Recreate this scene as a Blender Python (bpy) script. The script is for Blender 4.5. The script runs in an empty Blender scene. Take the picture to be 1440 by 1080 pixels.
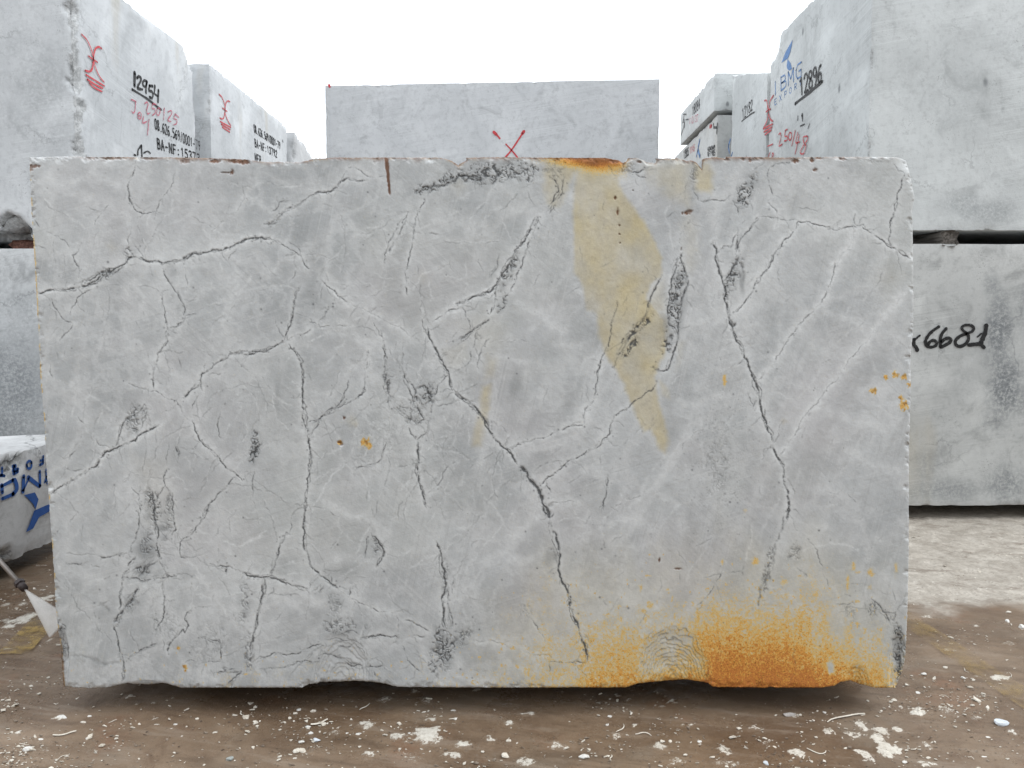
import bpy, math, random
import numpy as np
from mathutils import Vector

# ------------------------------------------------------------------ camera
SC = bpy.context.scene
C = SC.collection
F, CX, HORIZON, PITCH, EYE = 1040.0, 725.0, 440.0, math.radians(3.4), 1.4
CY = HORIZON + F * math.tan(PITCH)
cam_d = bpy.data.cameras.new("camera")
cam_d.sensor_width = 36.0
cam_d.lens = 36.0 * F / 1440.0
cam_d.shift_x = (720.0 - CX) / 1440.0
cam_d.shift_y = -(540.0 - CY) / 1440.0
cam_d.clip_start, cam_d.clip_end = 0.05, 2000.0
cam = bpy.data.objects.new("camera", cam_d)
cam.location = (0, 0, EYE)
cam.rotation_euler = (math.pi / 2 - PITCH, 0, 0)
C.objects.link(cam)
SC.camera = cam

# ------------------------------------------------------------------ overcast sky
SUN_EL, SUN_AZ = math.radians(54), math.radians(104)      # azimuth from +Y towards +X
world = bpy.data.worlds.new("World")
SC.world = world
world.use_nodes = True
wn, wl = world.node_tree.nodes, world.node_tree.links
wn.clear()
w_out = wn.new("ShaderNodeOutputWorld")
w_bg = wn.new("ShaderNodeBackground")
w_sky = wn.new("ShaderNodeTexSky")
w_sky.sky_type = 'NISHITA'
w_sky.sun_disc = False
w_sky.sun_elevation, w_sky.sun_rotation = SUN_EL, SUN_AZ
w_sky.air_density, w_sky.dust_density = 1.0, 6.0
w_hs = wn.new("ShaderNodeHueSaturation")
w_hs.inputs["Saturation"].default_value = 0.06
w_mix = wn.new("ShaderNodeMix")
w_mix.data_type = 'RGBA'
w_mix.inputs["Factor"].default_value = 0.88              # the even cloud deck over the clear sky
w_mix.inputs["B"].default_value = (17.2, 18.0, 18.9, 1)
wl.new(w_sky.outputs["Color"], w_hs.inputs["Color"])
wl.new(w_hs.outputs["Color"], w_mix.inputs["A"])
wl.new(w_mix.outputs["Result"], w_bg.inputs["Color"])
w_bg.inputs["Strength"].default_value = 0.10
wl.new(w_bg.outputs["Background"], w_out.inputs["Surface"])

sun_d = bpy.data.lights.new("sun", 'SUN')
sun_d.energy = 1.2
sun_d.angle = math.radians(35)
sun_d.color = (1.0, 0.99, 0.97)
sun = bpy.data.objects.new("sun", sun_d)
C.objects.link(sun)
sdir = Vector((math.sin(SUN_AZ) * math.cos(SUN_EL), math.cos(SUN_AZ) * math.cos(SUN_EL), math.sin(SUN_EL)))
sun.rotation_euler = (-sdir).to_track_quat('-Z', 'Y').to_euler()
SC.view_settings.view_transform = 'Standard'
SC.view_settings.look = 'None'
SC.view_settings.exposure = 0.0
SC.view_settings.gamma = 1.0
SC.view_settings.use_curve_mapping = False

# ------------------------------------------------------------------ projection helpers
_cp, _sp = math.cos(PITCH), math.sin(PITCH)
def ray(px, py):
    px, py = np.asarray(px, float), np.asarray(py, float)
    a, b = (px - CX) / F, -(py - CY) / F
    return a, _cp + b * _sp, -_sp + b * _cp
def on_y(px, py, Y):                                     # hit a plane facing the camera
    dx, dy, dz = ray(px, py); t = Y / dy
    return np.stack([dx * t, Y + 0 * t, EYE + dz * t], -1)
def on_x(px, py, X):                                     # hit a plane along the row of blocks
    dx, dy, dz = ray(px, py); t = X / dx
    return np.stack([X + 0 * t, dy * t, EYE + dz * t], -1)
def on_z(px, py, Z=0.0):                                 # hit the ground
    dx, dy, dz = ray(px, py); t = (Z - EYE) / dz
    return np.stack([dx * t, dy * t, Z + 0 * t], -1)

# ------------------------------------------------------------------ numpy noise
def _h(ix, iy, iz, seed):
    n = (ix.astype(np.uint32) * np.uint32(374761393)) ^ (iy.astype(np.uint32) * np.uint32(668265263)) \
        ^ (iz.astype(np.uint32) * np.uint32(2147483647)) ^ np.uint32((seed * 2654435761) & 0xffffffff)
    n = (n ^ (n >> np.uint32(13))) * np.uint32(1274126177)
    n = (n ^ (n >> np.uint32(16))) * np.uint32(2246822519)
    n ^= n >> np.uint32(15)
    return (n & np.uint32(0xffffff)).astype(np.float32) / np.float32(0xffffff)
def vnoise(x, y, z=None, seed=0):
    x = np.asarray(x, np.float32); y = np.asarray(y, np.float32)
    ix, iy = np.floor(x).astype(np.int64), np.floor(y).astype(np.int64)
    fx, fy = x - ix, y - iy
    fx = fx * fx * (3 - 2 * fx); fy = fy * fy * (3 - 2 * fy)
    def plane(iz):
        a, b = _h(ix, iy, iz, seed), _h(ix + 1, iy, iz, seed)
        c, d = _h(ix, iy + 1, iz, seed), _h(ix + 1, iy + 1, iz, seed)
        u = a + (b - a) * fx
        return u + (c + (d - c) * fx - u) * fy
    if z is None:
        return plane(np.zeros_like(ix)) * 2 - 1
    z = np.asarray(z, np.float32)
    iz = np.floor(z).astype(np.int64); fz = z - iz; fz = fz * fz * (3 - 2 * fz)
    p = plane(iz); q = plane(iz + 1)
    return (p + (q - p) * fz) * 2 - 1
def fbm(x, y, z=None, seed=0, octaves=4, gain=0.5):
    s, a, t = 0, 1.0, 0.0
    for o in range(octaves):
        k = 2.03 ** o
        s = s + a * vnoise(x * k, y * k, None if z is None else z * k, seed + 17 * o)
        t += a; a *= gain
    return s / t
def sstep(a, b, x):
    t = np.clip((x - a) / (b - a), 0, 1)
    return t * t * (3 - 2 * t)

# ------------------------------------------------------------------ object helpers
def tag(o, label=None, cat=None, group=None, kind=None):
    if label: o["label"] = label
    if cat: o["category"] = cat
    if group: o["group"] = group
    if kind: o["kind"] = kind
    return o
def mesh_obj(name, verts, faces, mat, parent=None, loc=(0, 0, 0), smooth=False, attrs=None):
    """verts in world space; stored relative to loc (or to the parent's place)"""
    verts = np.asarray(verts, np.float32).reshape(-1, 3)
    base = np.array(parent.location if parent else loc, np.float32)
    me = bpy.data.meshes.new(name)
    v = verts - base
    if isinstance(faces, np.ndarray):
        k = faces.shape[1]
        me.vertices.add(len(v)); me.vertices.foreach_set("co", v.ravel())
        me.loops.add(faces.size); me.loops.foreach_set("vertex_index", faces.ravel().astype(np.int32))
        me.polygons.add(len(faces))
        me.polygons.foreach_set("loop_start", np.arange(0, faces.size, k, dtype=np.int32))
        me.update(calc_edges=True)
    else:
        me.from_pydata(v.tolist(), [], faces)
    for an, arr in (attrs or {}).items():
        arr = np.asarray(arr, np.float32)
        if arr.ndim == 1:
            a = me.attributes.new(an, 'FLOAT', 'POINT'); a.data.foreach_set("value", arr)
        else:
            a = me.attributes.new(an, 'FLOAT_COLOR', 'POINT')
            a.data.foreach_set("color", np.concatenate([arr, np.ones((len(arr), 1), np.float32)], 1).ravel())
    if smooth:
        me.polygons.foreach_set("use_smooth", np.ones(len(me.polygons), bool))
    me.validate()
    me.materials.append(mat)
    o = bpy.data.objects.new(name, me)
    C.objects.link(o)
    if parent: o.parent = parent
    else: o.location = loc
    return o
def quads(nj, ni, off=0, flip=False):
    j, i = np.mgrid[0:nj - 1, 0:ni - 1]
    a = (j * ni + i).ravel() + off
    q = np.stack([a, a + 1, a + ni + 1, a + ni], 1)
    return q[:, ::-1].copy() if flip else q

# ------------------------------------------------------------------ node helpers
class NB:
    def __init__(s, name, rough=0.6, spec=0.4):
        s.m = bpy.data.materials.new(name); s.m.use_nodes = True
        s.n, s.l = s.m.node_tree.nodes, s.m.node_tree.links
        s.n.clear()
        s.out = s.n.new("ShaderNodeOutputMaterial")
        s.p = s.n.new("ShaderNodeBsdfPrincipled")
        s.p.inputs["Roughness"].default_value = rough
        s.p.inputs["Specular IOR Level"].default_value = spec
        s.l.new(s.p.outputs[0], s.out.inputs[0])
        s._tc = None
    def set(s, sock, v):
        if isinstance(v, bpy.types.NodeSocket): s.l.new(v, sock)
        elif v is not None:
            if isinstance(v, tuple) and len(v) == 3 and sock.type == 'RGBA': v = (*v, 1)
            sock.default_value = v
    def coord(s, off=(0, 0, 0), scale=(1, 1, 1), rot=(0, 0, 0), vec=None):
        if s._tc is None: s._tc = s.n.new("ShaderNodeTexCoord").outputs["Object"]
        m = s.n.new("ShaderNodeMapping")
        m.inputs["Location"].default_value = off; m.inputs["Scale"].default_value = scale
        m.inputs["Rotation"].default_value = rot
        s.l.new(vec or s._tc, m.inputs["Vector"])
        return m.outputs[0]
    def noise(s, vec, scale, detail=4, rough=0.55, dist=0.0, col=False):
        t = s.n.new("ShaderNodeTexNoise")
        s.l.new(vec, t.inputs["Vector"])
        for k, v in (("Scale", scale), ("Detail", detail), ("Roughness", rough), ("Distortion", dist)):
            t.inputs[k].default_value = v
        return t.outputs["Color" if col else "Fac"]
    def voro(s, vec, scale, feature='F1', out="Distance"):
        t = s.n.new("ShaderNodeTexVoronoi"); t.feature = feature
        s.l.new(vec, t.inputs["Vector"]); t.inputs["Scale"].default_value = scale
        return t.outputs[out]
    def math(s, op, a, b=None, c=None, clamp=False):
        t = s.n.new("ShaderNodeMath"); t.operation = op; t.use_clamp = clamp
        for k, v in enumerate((a, b, c)):
            if v is not None: s.set(t.inputs[k], v)
        return t.outputs[0]
    def rng(s, v, a, b, c=0.0, d=1.0):
        t = s.n.new("ShaderNodeMapRange"); t.interpolation_type = 'SMOOTHSTEP'
        s.set(t.inputs[0], v)
        for k, x in zip((1, 2, 3, 4), (a, b, c, d)): t.inputs[k].default_value = x
        return t.outputs[0]
    def mix(s, f, a, b, mode='MIX'):
        t = s.n.new("ShaderNodeMix"); t.data_type = 'RGBA'; t.blend_type = mode
        s.set(t.inputs["Factor"], f); s.set(t.inputs["A"], a); s.set(t.inputs["B"], b)
        return t.outputs["Result"]
    def attr(s, name):
        t = s.n.new("ShaderNodeAttribute"); t.attribute_name = name
        return t
    def sep(s, col):
        t = s.n.new("ShaderNodeSeparateColor"); s.l.new(col, t.inputs[0])
        return t.outputs
    def vadd(s, a, b, k):
        t = s.n.new("ShaderNodeVectorMath"); t.operation = 'MULTIPLY_ADD'
        s.l.new(b, t.inputs[0]); t.inputs[1].default_value = (k, k, k); s.l.new(a, t.inputs[2])
        return t.outputs[0]
    def bump(s, h, strength, dist=0.01):
        t = s.n.new("ShaderNodeBump"); t.inputs["Strength"].default_value = strength
        t.inputs["Distance"].default_value = dist
        s.l.new(h, t.inputs["Height"]); s.l.new(t.outputs[0], s.p.inputs["Normal"])
    def base(s, c): s.set(s.p.inputs["Base Color"], c)
    def rough(s, r): s.set(s.p.inputs["Roughness"], r)
    def alpha(s, a): s.set(s.p.inputs["Alpha"], a)

# ------------------------------------------------------------------ stone materials
def marble(name, light, dark, seed=0.0, vein=0.5, mottle=0.5, warm=0.0, spots=0.0):
    b = NB(name, 0.62, 0.35)
    v = b.coord(off=(seed * 7.3, seed * 3.1, seed * 5.7))
    wv = b.vadd(v, b.noise(v, 1.7, 3, col=True), 0.55)
    n1 = b.noise(wv, 1.1, 6, 0.6)
    n2 = b.noise(wv, 4.5, 7, 0.68, 0.6)
    n3 = b.noise(v, 26.0, 5, 0.7)
    col = b.mix(b.rng(n1, 0.32, 0.72), dark, light)
    col = b.mix(b.math('MULTIPLY', b.rng(n2, 0.5, 0.72), mottle), col, tuple(c * 0.62 for c in dark))
    col = b.mix(b.math('MULTIPLY', b.rng(n3, 0.48, 0.7), 0.28 + 0.2 * mottle), col, tuple(c * 0.7 for c in dark))
    col = b.mix(b.math('MULTIPLY', b.rng(b.noise(wv, 2.3, 5), 0.52, 0.7), 0.6), col, tuple(min(1, c * 1.12) for c in light))
    # thin dark hair veins, only in places
    e = b.voro(b.vadd(v, b.noise(v, 5.0, 5, 0.65, col=True), 0.35), 1.5, 'DISTANCE_TO_EDGE')
    ve = b.math('MULTIPLY', b.rng(e, 0.0, 0.016, 1.0, 0.0), b.rng(b.noise(v, 2.2, 3), 0.47, 0.62))
    col = b.mix(b.math('MULTIPLY', ve, vein), col, (0.09, 0.095, 0.10))
    # pepper specks
    sp = b.math('MULTIPLY', b.rng(b.noise(v, 110.0, 3), .60, .70), b.rng(b.noise(v, 6.0, 3), 0.5, 0.66))
    col = b.mix(b.math('MULTIPLY', sp, 0.55), col, (0.10, 0.10, 0.10))
    if spots:
        sv = b.coord(off=(seed, 0, seed * 2), scale=(1.0, 1.0, 0.55), rot=(0, 0.25, 0))
        d = b.voro(sv, 5.0)
        s_ = b.math('MULTIPLY', b.rng(d, 0.05, 0.13, 1.0, 0.0), b.rng(b.noise(v, 3.1, 2), 0.47, 0.55))
        col = b.mix(b.math('MULTIPLY', s_, spots), col, (0.15, 0.16, 0.165))
    if warm:
        wm = b.rng(b.noise(b.coord(off=(seed, seed, 0), scale=(2.2, 2.2, 0.5)), 1.3, 5), 0.55, 0.72)
        col = b.mix(b.math('MULTIPLY', wm, warm), col, (0.40, 0.33, 0.20))
    sw = b.noise(b.coord(off=(seed, 0, seed), scale=(1.2, 1.2, 120), vec=b.coord(rot=(.12, .16, 0))), 1.0, 3, .6)
    col = b.mix(b.math('MULTIPLY', b.rng(sw, .52, .72), b.rng(b.noise(v, 1.9, 2), .44, .6, .04, .34)), col, tuple(min(1, q * 1.15) for q in light))
    col = b.mix(b.math('MULTIPLY', b.rng(sw, .28, .46, 1, 0), b.rng(b.noise(v, 1.9, 2), .44, .6, .04, .26)), col, tuple(q * .62 for q in dark))
    rn = b.noise(b.coord(off=(seed, seed, 0), scale=(9, 9, .7)), 1.0, 5, .65)
    col = b.mix(b.rng(rn, .56, .74, 0, .13), col, tuple(q * .66 for q in dark))
    so = b.attr("soil").outputs["Fac"]
    so = b.math('MULTIPLY', so, b.rng(b.noise(v, 48, 6, .78), .34, .60, .15, 1.0))
    col = b.mix(so, col, (.17, .183, .193))
    # broken stone where the edge is chipped off
    ch = b.attr("chip").outputs["Fac"]
    rough_col = b.mix(b.rng(b.noise(v, 38, 6, 0.75), 0.35, 0.68), (0.22, 0.225, 0.225), (0.58, 0.59, 0.59))
    col = b.mix(b.rng(ch, 0.15, 0.6, 0.0, 0.75), col, rough_col)
    b.base(col)
    h = b.math('ADD', b.math('MULTIPLY', b.noise(v, 60, 6, 0.7), b.math('MULTIPLY_ADD', ch, 2.5, 0.35)), b.math('MULTIPLY', n2, 0.4))
    b.bump(h, 0.35, 0.012)
    return b.m

# ------------------------------------------------------------------ generic quarry block
def block(name, x0, x1, y0, y1, z0, z1, mat, seed=1, step=0.04, chip_r=0.05, chip_a=0.03, wave=0.004,
          carves=(), dirt=(), shift=None, rough_face=None, label="", cat="stone block", group=None):
    """a sawn block: six fine grids; worn edges, chips and scooped breaks displaced by 3-D noise.
    shift(P)->P bends the whole block; rough_face = {face: amplitude} for quarry-broken faces"""
    lo, hi = np.array([x0, y0, z0]), np.array([x1, y1, z1])
    VS, FS, CH, off = [], [], [], 0
    for ax in range(3):
        for side in (0, 1):
            a, c = [(1, 2), (2, 0), (0, 1)][ax]
            na = max(3, int((hi[a] - lo[a]) / step)); nc = max(3, int((hi[c] - lo[c]) / step))
            U, V = np.meshgrid(np.linspace(0, 1, na), np.linspace(0, 1, nc))
            P = np.zeros((nc * na, 3))
            P[:, a] = lo[a] + U.ravel() * (hi[a] - lo[a]); P[:, c] = lo[c] + V.ravel() * (hi[c] - lo[c])
            P[:, ax] = (lo, hi)[side][ax]
            VS.append(P); FS.append(quads(nc, na, off, side == 0)); off += len(P)
    P = np.concatenate(VS); Fq = np.concatenate(FS)
    d = np.stack([P - lo, hi - P], 2).reshape(-1, 6)          # x0,x1,y0,y1,z0,z1
    N = np.zeros((6, 3)); N[0, 0] = N[2, 1] = N[4, 2] = 1; N[1, 0] = N[3, 1] = N[5, 2] = -1   # inward
    srt = np.sort(d, 1); e = srt[:, 1]
    w = np.clip(1 - d / chip_r, 0, 1); w = w * w
    inward = w @ N
    n = 0.55 * fbm(P[:, 0] * 4.5, P[:, 1] * 4.5, P[:, 2] * 4.5, seed, 5, 0.6) + 0.45 * fbm(P[:, 0] * 14, P[:, 1] * 14, P[:, 2] * 14, seed + 9, 4, 0.6)
    edge = sstep(1.0, 0.0, e / chip_r)
    bite = np.clip(n + 0.02, 0, None) * 2.2
    chip = edge * bite
    amt = chip_a * (edge * 0.18 + np.minimum(chip, 1.6))
    P = P + inward * amt[:, None]
    own = (d < 1e-6).astype(float) @ N
    P = P + own * (wave * fbm(P[:, 0] * 2.2, P[:, 1] * 2.2, P[:, 2] * 2.2, seed + 3, 3))[:, None]
    chipv = np.clip(chip * 1.2, 0, 1)
    for fi, amp in (rough_face or {}).items():
        wf = np.clip(1 - d[:, fi] / 0.12, 0, 1)
        r = fbm(P[:, 0] * 6, P[:, 1] * 6, P[:, 2] * 6, seed + 31, 6, 0.6)
        P = P + (wf * amp * (r + 0.4))[:, None] * N[fi]
        chipv = np.maximum(chipv, wf * 0.75)
    for (cx, cy, cz, r) in carves:
        c = np.array([cx, cy, cz])
        rr = r * (1 + (0.75 if r < .3 else .22) * fbm(P[:, 0] * 7, P[:, 1] * 7, P[:, 2] * 7, seed + 5, 6, 0.68))
        q = P - c; dist = np.linalg.norm(q, axis=1)
        ins = dist < rr
        dirn = inward + 1e-4; dirn = dirn / np.linalg.norm(dirn, axis=1, keepdims=True)
        b = (q * dirn).sum(1); disc = np.maximum(b * b - (dist ** 2 - rr ** 2), 0)
        t = -b + np.sqrt(disc)
        P = np.where(ins[:, None], P + dirn * t[:, None] * 0.9, P)
        chipv = np.where(ins, np.maximum(chipv, 0.9), chipv)
    soil = np.zeros(len(P))
    for (cx, cy, cz, rx, rz, st) in dirt:                    # greyer, dirtier passages in the stone
        m = np.sqrt(((P[:, 0] - cx) ** 2 + (P[:, 1] - cy) ** 2) / rx ** 2 + (P[:, 2] - cz) ** 2 / rz ** 2)
        m = m + .55 * fbm(P[:, 0] * 6, P[:, 1] * 6, P[:, 2] * 6, seed + 41, 5, .62)
        soil = np.maximum(soil, st * sstep(1.25, .2, m))
    if shift: P = shift(P)
    loc = ((x0 + x1) / 2, (y0 + y1) / 2, z0)
    o = mesh_obj(name, P, Fq, mat, loc=loc, smooth=False, attrs={"chip": chipv, "soil": soil})
    return tag(o, label, cat, group)

# ------------------------------------------------------------------ painted strokes
def smooth_line(pts, k=5):
    p = np.asarray(pts, float)
    if len(p) < 3: return p
    q = np.vstack([2 * p[0] - p[1], p, 2 * p[-1] - p[-2]])
    out = []
    for i in range(1, len(q) - 2):
        for t in np.linspace(0, 1, k, endpoint=False):
            out.append(0.5 * (2 * q[i] + (q[i + 1] - q[i - 1]) * t + (2 * q[i - 1] - 5 * q[i] + 4 * q[i + 1] - q[i + 2]) * t * t
                              + (3 * q[i] - q[i - 1] - 3 * q[i + 1] + q[i + 2]) * t ** 3))
    out.append(q[-2])
    return np.array(out)
class Paint:
    """paint laid as thin ribbons on a face; axis 'x' or 'y' is the face's normal axis"""
    def __init__(s, plane, k, lift=0.004):
        s.ax, s.k, s.lift, s.V, s.Fc, s.G, s.pts, s.hold = plane, k, lift, [], [], [], [], None
    def at(s, pts):
        p = np.asarray(pts, float)
        off = s.k
        if s.ax == 'y': return on_y(p[:, 0], p[:, 1], off - s.lift)
        return on_x(p[:, 0], p[:, 1], off + (s.lift if off < 0 else -s.lift))
    def line(s, pts, width, curve=True, taper=False):
        """pts in the photo's pixels, width in metres on the stone"""
        P = s.at(smooth_line(pts) if curve else pts)
        f0 = len(s.Fc)
        a, c = (0, 2) if s.ax == 'y' else (1, 2)
        p2 = P[:, [a, c]]
        t = np.gradient(p2, axis=0); t /= np.linalg.norm(t, axis=1, keepdims=True) + 1e-9
        nrm = np.stack([-t[:, 1], t[:, 0]], 1)
        wd = np.full(len(P), width / 2)
        wd *= 1 + 0.22 * vnoise(np.arange(len(P)) * 0.6, np.full(len(P), P[0, 2] * 9.1), seed=3)
        if taper: wd *= np.interp(np.linspace(0, 1, len(P)), [0, 0.15, 0.8, 1], [1, 1.15, .9, .4])
        L, R = P.copy(), P.copy()
        L[:, [a, c]] += nrm * wd[:, None]; R[:, [a, c]] -= nrm * wd[:, None]
        o = len(s.V); n = len(P)
        s.V += L.tolist() + R.tolist()
        s.Fc += [(o + i, o + i + 1, o + n + i + 1, o + n + i) for i in range(n - 1)]
        for e in (0, n - 1):                                  # round ends
            o = len(s.V); ring = []
            for q in range(8):
                an = q * math.pi / 4; r = P[e].copy(); r[a] += math.cos(an) * wd[e]; r[c] += math.sin(an) * wd[e]
                r[{0: 1, 1: 0}[a]] += 0.0003 if a == 0 else 0.0
                ring.append(r.tolist())
            s.V += ring; s.Fc.append(tuple(range(o, o + 8)))
        s.note(f0, P, width)
    def poly(s, pts):
        P = s.at(pts); o = len(s.V); f0 = len(s.Fc)
        s.V += P.tolist(); s.Fc.append(tuple(range(o, o + len(P))))
        s.note(f0, P, .03)
    def note(s, f0, P, w):
        q = np.vstack([P[k] + (P[k + 1] - P[k]) * t for k in range(len(P) - 1) for t in (0, .25, .5, .75, 1)])
        s.G.append(s.hold if s.hold is not None else -1 - len(s.G)); s.pts.append((f0, len(s.Fc), q, w))
    def text(s, txt, quad, width, stencil=False, gap=0.22, slant=0.0):
        (tl, tr, bl, br) = [np.array(q, float) for q in quad]
        n = len(txt)
        for i, ch in enumerate(txt):
            s.hold = len(s.V) + 1
            for st in GLYPH.get(ch, ()):
                u = np.array([((i + gap / 2 + x * (1 - gap)) / n, 1 - y) for x, y in st])
                u[:, 0] += slant * (0.5 - u[:, 1]) / n
                pts = (tl * ((1 - u[:, 0]) * (1 - u[:, 1]))[:, None] + tr * (u[:, 0] * (1 - u[:, 1]))[:, None]
                       + bl * ((1 - u[:, 0]) * u[:, 1])[:, None] + br * (u[:, 0] * u[:, 1])[:, None])
                if stencil and len(pts) > 2:
                    for k in range(len(pts) - 1):
                        a, b = pts[k], pts[k + 1]
                        s.line([a + (b - a) * 0.10, b - (b - a) * 0.10], width, False)
                else:
                    s.line(pts, width, len(pts) > 3)
        s.hold = None
    def build(s, name, mat, parent, joined=False):
        """every separate mark is a part of its own; tiny stencilled codes stay joined"""
        if joined:
            return tag(mesh_obj(name, s.V, s.Fc, mat, parent), kind="stuff")
        lab = list(range(len(s.G)))
        def find(i):
            while lab[i] != i: i = lab[i]
            return i
        for i in range(len(s.G)):
            for j in range(i):
                if s.G[i] == s.G[j]: lab[find(i)] = find(j); continue
                A_, B_ = s.pts[i], s.pts[j]
                if np.min(np.linalg.norm(A_[2][:, None] - B_[2][None], axis=2)) < (A_[3] + B_[3]) * .8: lab[find(i)] = find(j)
        for g in sorted({find(i) for i in range(len(s.G))}):
            fs = [f for i in range(len(s.G)) if find(i) == g for f in s.Fc[s.pts[i][0]:s.pts[i][1]]]
            vi = sorted({v for f in fs for v in f}); mp = {v: k for k, v in enumerate(vi)}
            mesh_obj(name, [s.V[v] for v in vi], [tuple(mp[v] for v in f) for f in fs], mat, parent)
GLYPH = {
 '0': [[(.1,.8),(.35,1),(.65,1),(.9,.8),(.9,.2),(.65,0),(.35,0),(.1,.2),(.1,.8)]],
 '1': [[(.25,.8),(.55,1),(.55,0)]],
 '2': [[(.1,.8),(.35,1),(.7,1),(.9,.8),(.8,.55),(.1,0)], [(.1,0),(.95,0)]],
 '3': [[(.1,.85),(.4,1),(.8,.95),(.85,.7),(.45,.52)], [(.45,.52),(.9,.35),(.8,.05),(.4,0),(.1,.15)]],
 '4': [[(.7,1),(.05,.35),(.95,.35)], [(.7,1),(.7,0)]],
 '5': [[(.9,1),(.2,1),(.15,.58)], [(.15,.58),(.55,.62),(.9,.42),(.85,.1),(.5,0),(.1,.1)]],
 '6': [[(.85,.95),(.45,.85),(.12,.5),(.12,.2),(.35,0),(.7,0),(.9,.25),(.7,.5),(.4,.5),(.14,.3)]],
 '7': [[(.1,1),(.9,1)], [(.9,1),(.4,0)]],
 '8': [[(.5,.53),(.15,.72),(.25,.95),(.5,1),(.75,.95),(.85,.72),(.5,.53)], [(.5,.53),(.1,.3),(.2,.05),(.5,0),(.8,.05),(.9,.3),(.5,.53)]],
 '9': [[(.85,.7),(.6,.5),(.25,.55),(.12,.78),(.3,1),(.7,1),(.87,.75),(.8,.3),(.5,0)]],
 '.': [[(.4,.02),(.55,.02)]], ':': [[(.4,.1),(.55,.1)], [(.4,.6),(.55,.6)]], '-': [[(.2,.45),(.8,.45)]], '/': [[(.3,0),(.7,1)]],
 'A': [[(.05,0),(.5,1)], [(.5,1),(.95,0)], [(.25,.35),(.75,.35)]],
 'B': [[(.15,0),(.15,1)], [(.15,1),(.75,.95),(.8,.6),(.2,.53)], [(.3,.53),(.9,.45),(.88,.08),(.15,0)]],
 'C': [[(.9,.85),(.6,1),(.25,.95),(.1,.6),(.1,.35),(.3,.03),(.65,0),(.9,.15)]],
 'E': [[(.9,1),(.15,1)], [(.15,1),(.15,0)], [(.15,0),(.9,0)], [(.15,.5),(.75,.5)]],
 'F': [[(.15,0),(.15,1)], [(.15,1),(.9,1)], [(.15,.52),(.75,.52)]],
 'G': [[(.95,1),(.35,1),(.1,.7)], [(.1,.7),(.1,.25),(.35,0)], [(.35,0),(.9,0),(.9,.48)], [(.9,.48),(.55,.48)]],
 'I': [[(.5,0),(.5,1)]],
 'M': [[(.08,0),(.08,1)], [(.08,1),(.5,.35)], [(.5,.35),(.92,1)], [(.92,1),(.92,0)]],
 'N': [[(.12,0),(.12,1)], [(.12,1),(.88,0)], [(.88,0),(.88,1)]],
 'O': [[(.5,1),(.15,.8),(.08,.5),(.15,.2),(.5,0),(.85,.2),(.92,.5),(.85,.8),(.5,1)]],
 'P': [[(.15,0),(.15,1)], [(.15,1),(.8,1),(.88,.75),(.8,.5),(.15,.48)]],
 'R': [[(.15,0),(.15,1)], [(.15,1),(.8,1),(.88,.75),(.8,.52),(.15,.5)], [(.45,.5),(.9,0)]],
 'T': [[(.5,0),(.5,1)], [(.05,1),(.95,1)]],
 'X': [[(.1,0),(.9,1)], [(.1,1),(.9,0)]],
}
def tile(x0, y0, k):                                         # marks were measured on enlargements of the photograph
    return lambda *pts: [(x0 + x / k, y0 + y / k) for x, y in pts]
def paint_mat(name, col, wear=0.35, scale=60.0, rough=0.55):
    b = NB(name, rough, 0.3)
    v = b.coord()
    b.base(b.mix(b.noise(v, 25, 3), tuple(c * 0.75 for c in col), tuple(min(1, c * 1.2 + 0.01) for c in col)))
    n = b.noise(v, scale, 5, 0.7)
    b.alpha(b.rng(n, wear - 0.12, wear + 0.08))
    return b.m
# ------------------------------------------------------------------ the big slab-faced block in front
YF, DEPTH = 2.5, 1.75
LEFT = [(221,41),(260,43),(310,45),(370,49),(435,52.5),(460,54),(542,57.5),(585,62),(650,65),(712,69.5),(767,73.5),(802,76),(850,78),(880,81),(910,86),(925,86.5),(945,88),(964,90)]
RIGHT = [(221,1262),(226,1274),(247,1280),(262,1283),(277,1286),(295,1282.5),(360,1284),(460,1284.5),(505,1280),(547,1281),(600,1279),(650,1278),(785,1278),(860,1276),(910,1274),(930,1272),(942,1269),(955,1264),(966,1260)]
TOP = [(41,221.5),(90,220),(130,220.5),(245,221.5),(300,222.5),(345,224.5),(370,228),(400,227.5),(418,228.5),(440,223),(470,221.5),(540,221.5),(600,221.5),(620,222),(630,226.5),(637,232.5),(645,228),(655,222),(700,221),(760,221.5),(850,222),(862,225),(867,229),(880,222.5),(893,222),(900,228),(912,229),(918,223),(950,222.5),(957,227),(963,225),(970,229),(975,238),(979,226),(985,223),(1007,221),(1016,223.5),(1021,220.5),(1100,221.5),(1180,220.5),(1257,221),(1264,222)]
BOT = [(90,965),(125,968),(150,967),(180,960),(190,962),(215,962),(230,960),(245,964),(255,967),(425,967),(435,962),(446,961),(450,959),(475,958.5),(500,957),(525,959),(540,961),(560,966),(700,967),(882,966.5),(897,961),(935,957),(950,956),(962,955),(975,957),(995,960),(1005,966),(1080,967),(1085,965.5),(1092,967),(1157,967),(1175,964),(1181,959),(1194,957),(1212,962),(1232,967),(1262,967)]
NI, NJ = 1240, 730
def interp(tab, t, jag=0.0, seed=0, fr=0.35):
    a = np.array(tab, float)
    v = np.interp(t, a[:, 0], a[:, 1])
    if jag: v = v + jag * fbm(np.asarray(t) * fr, np.zeros_like(t), seed=seed, octaves=4, gain=0.7)
    return v
s_ = np.linspace(0, 1, NI)[None, :]; t_ = np.linspace(0, 1, NJ)[:, None]
xa = 41 + s_ * (1262 - 41); xb = 90 + s_ * (1262 - 90)
yt = interp(TOP, xa, .9, 5); yb = interp(BOT, xb, .7, 6)
Yp = yt + t_ * (yb - yt)
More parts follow.
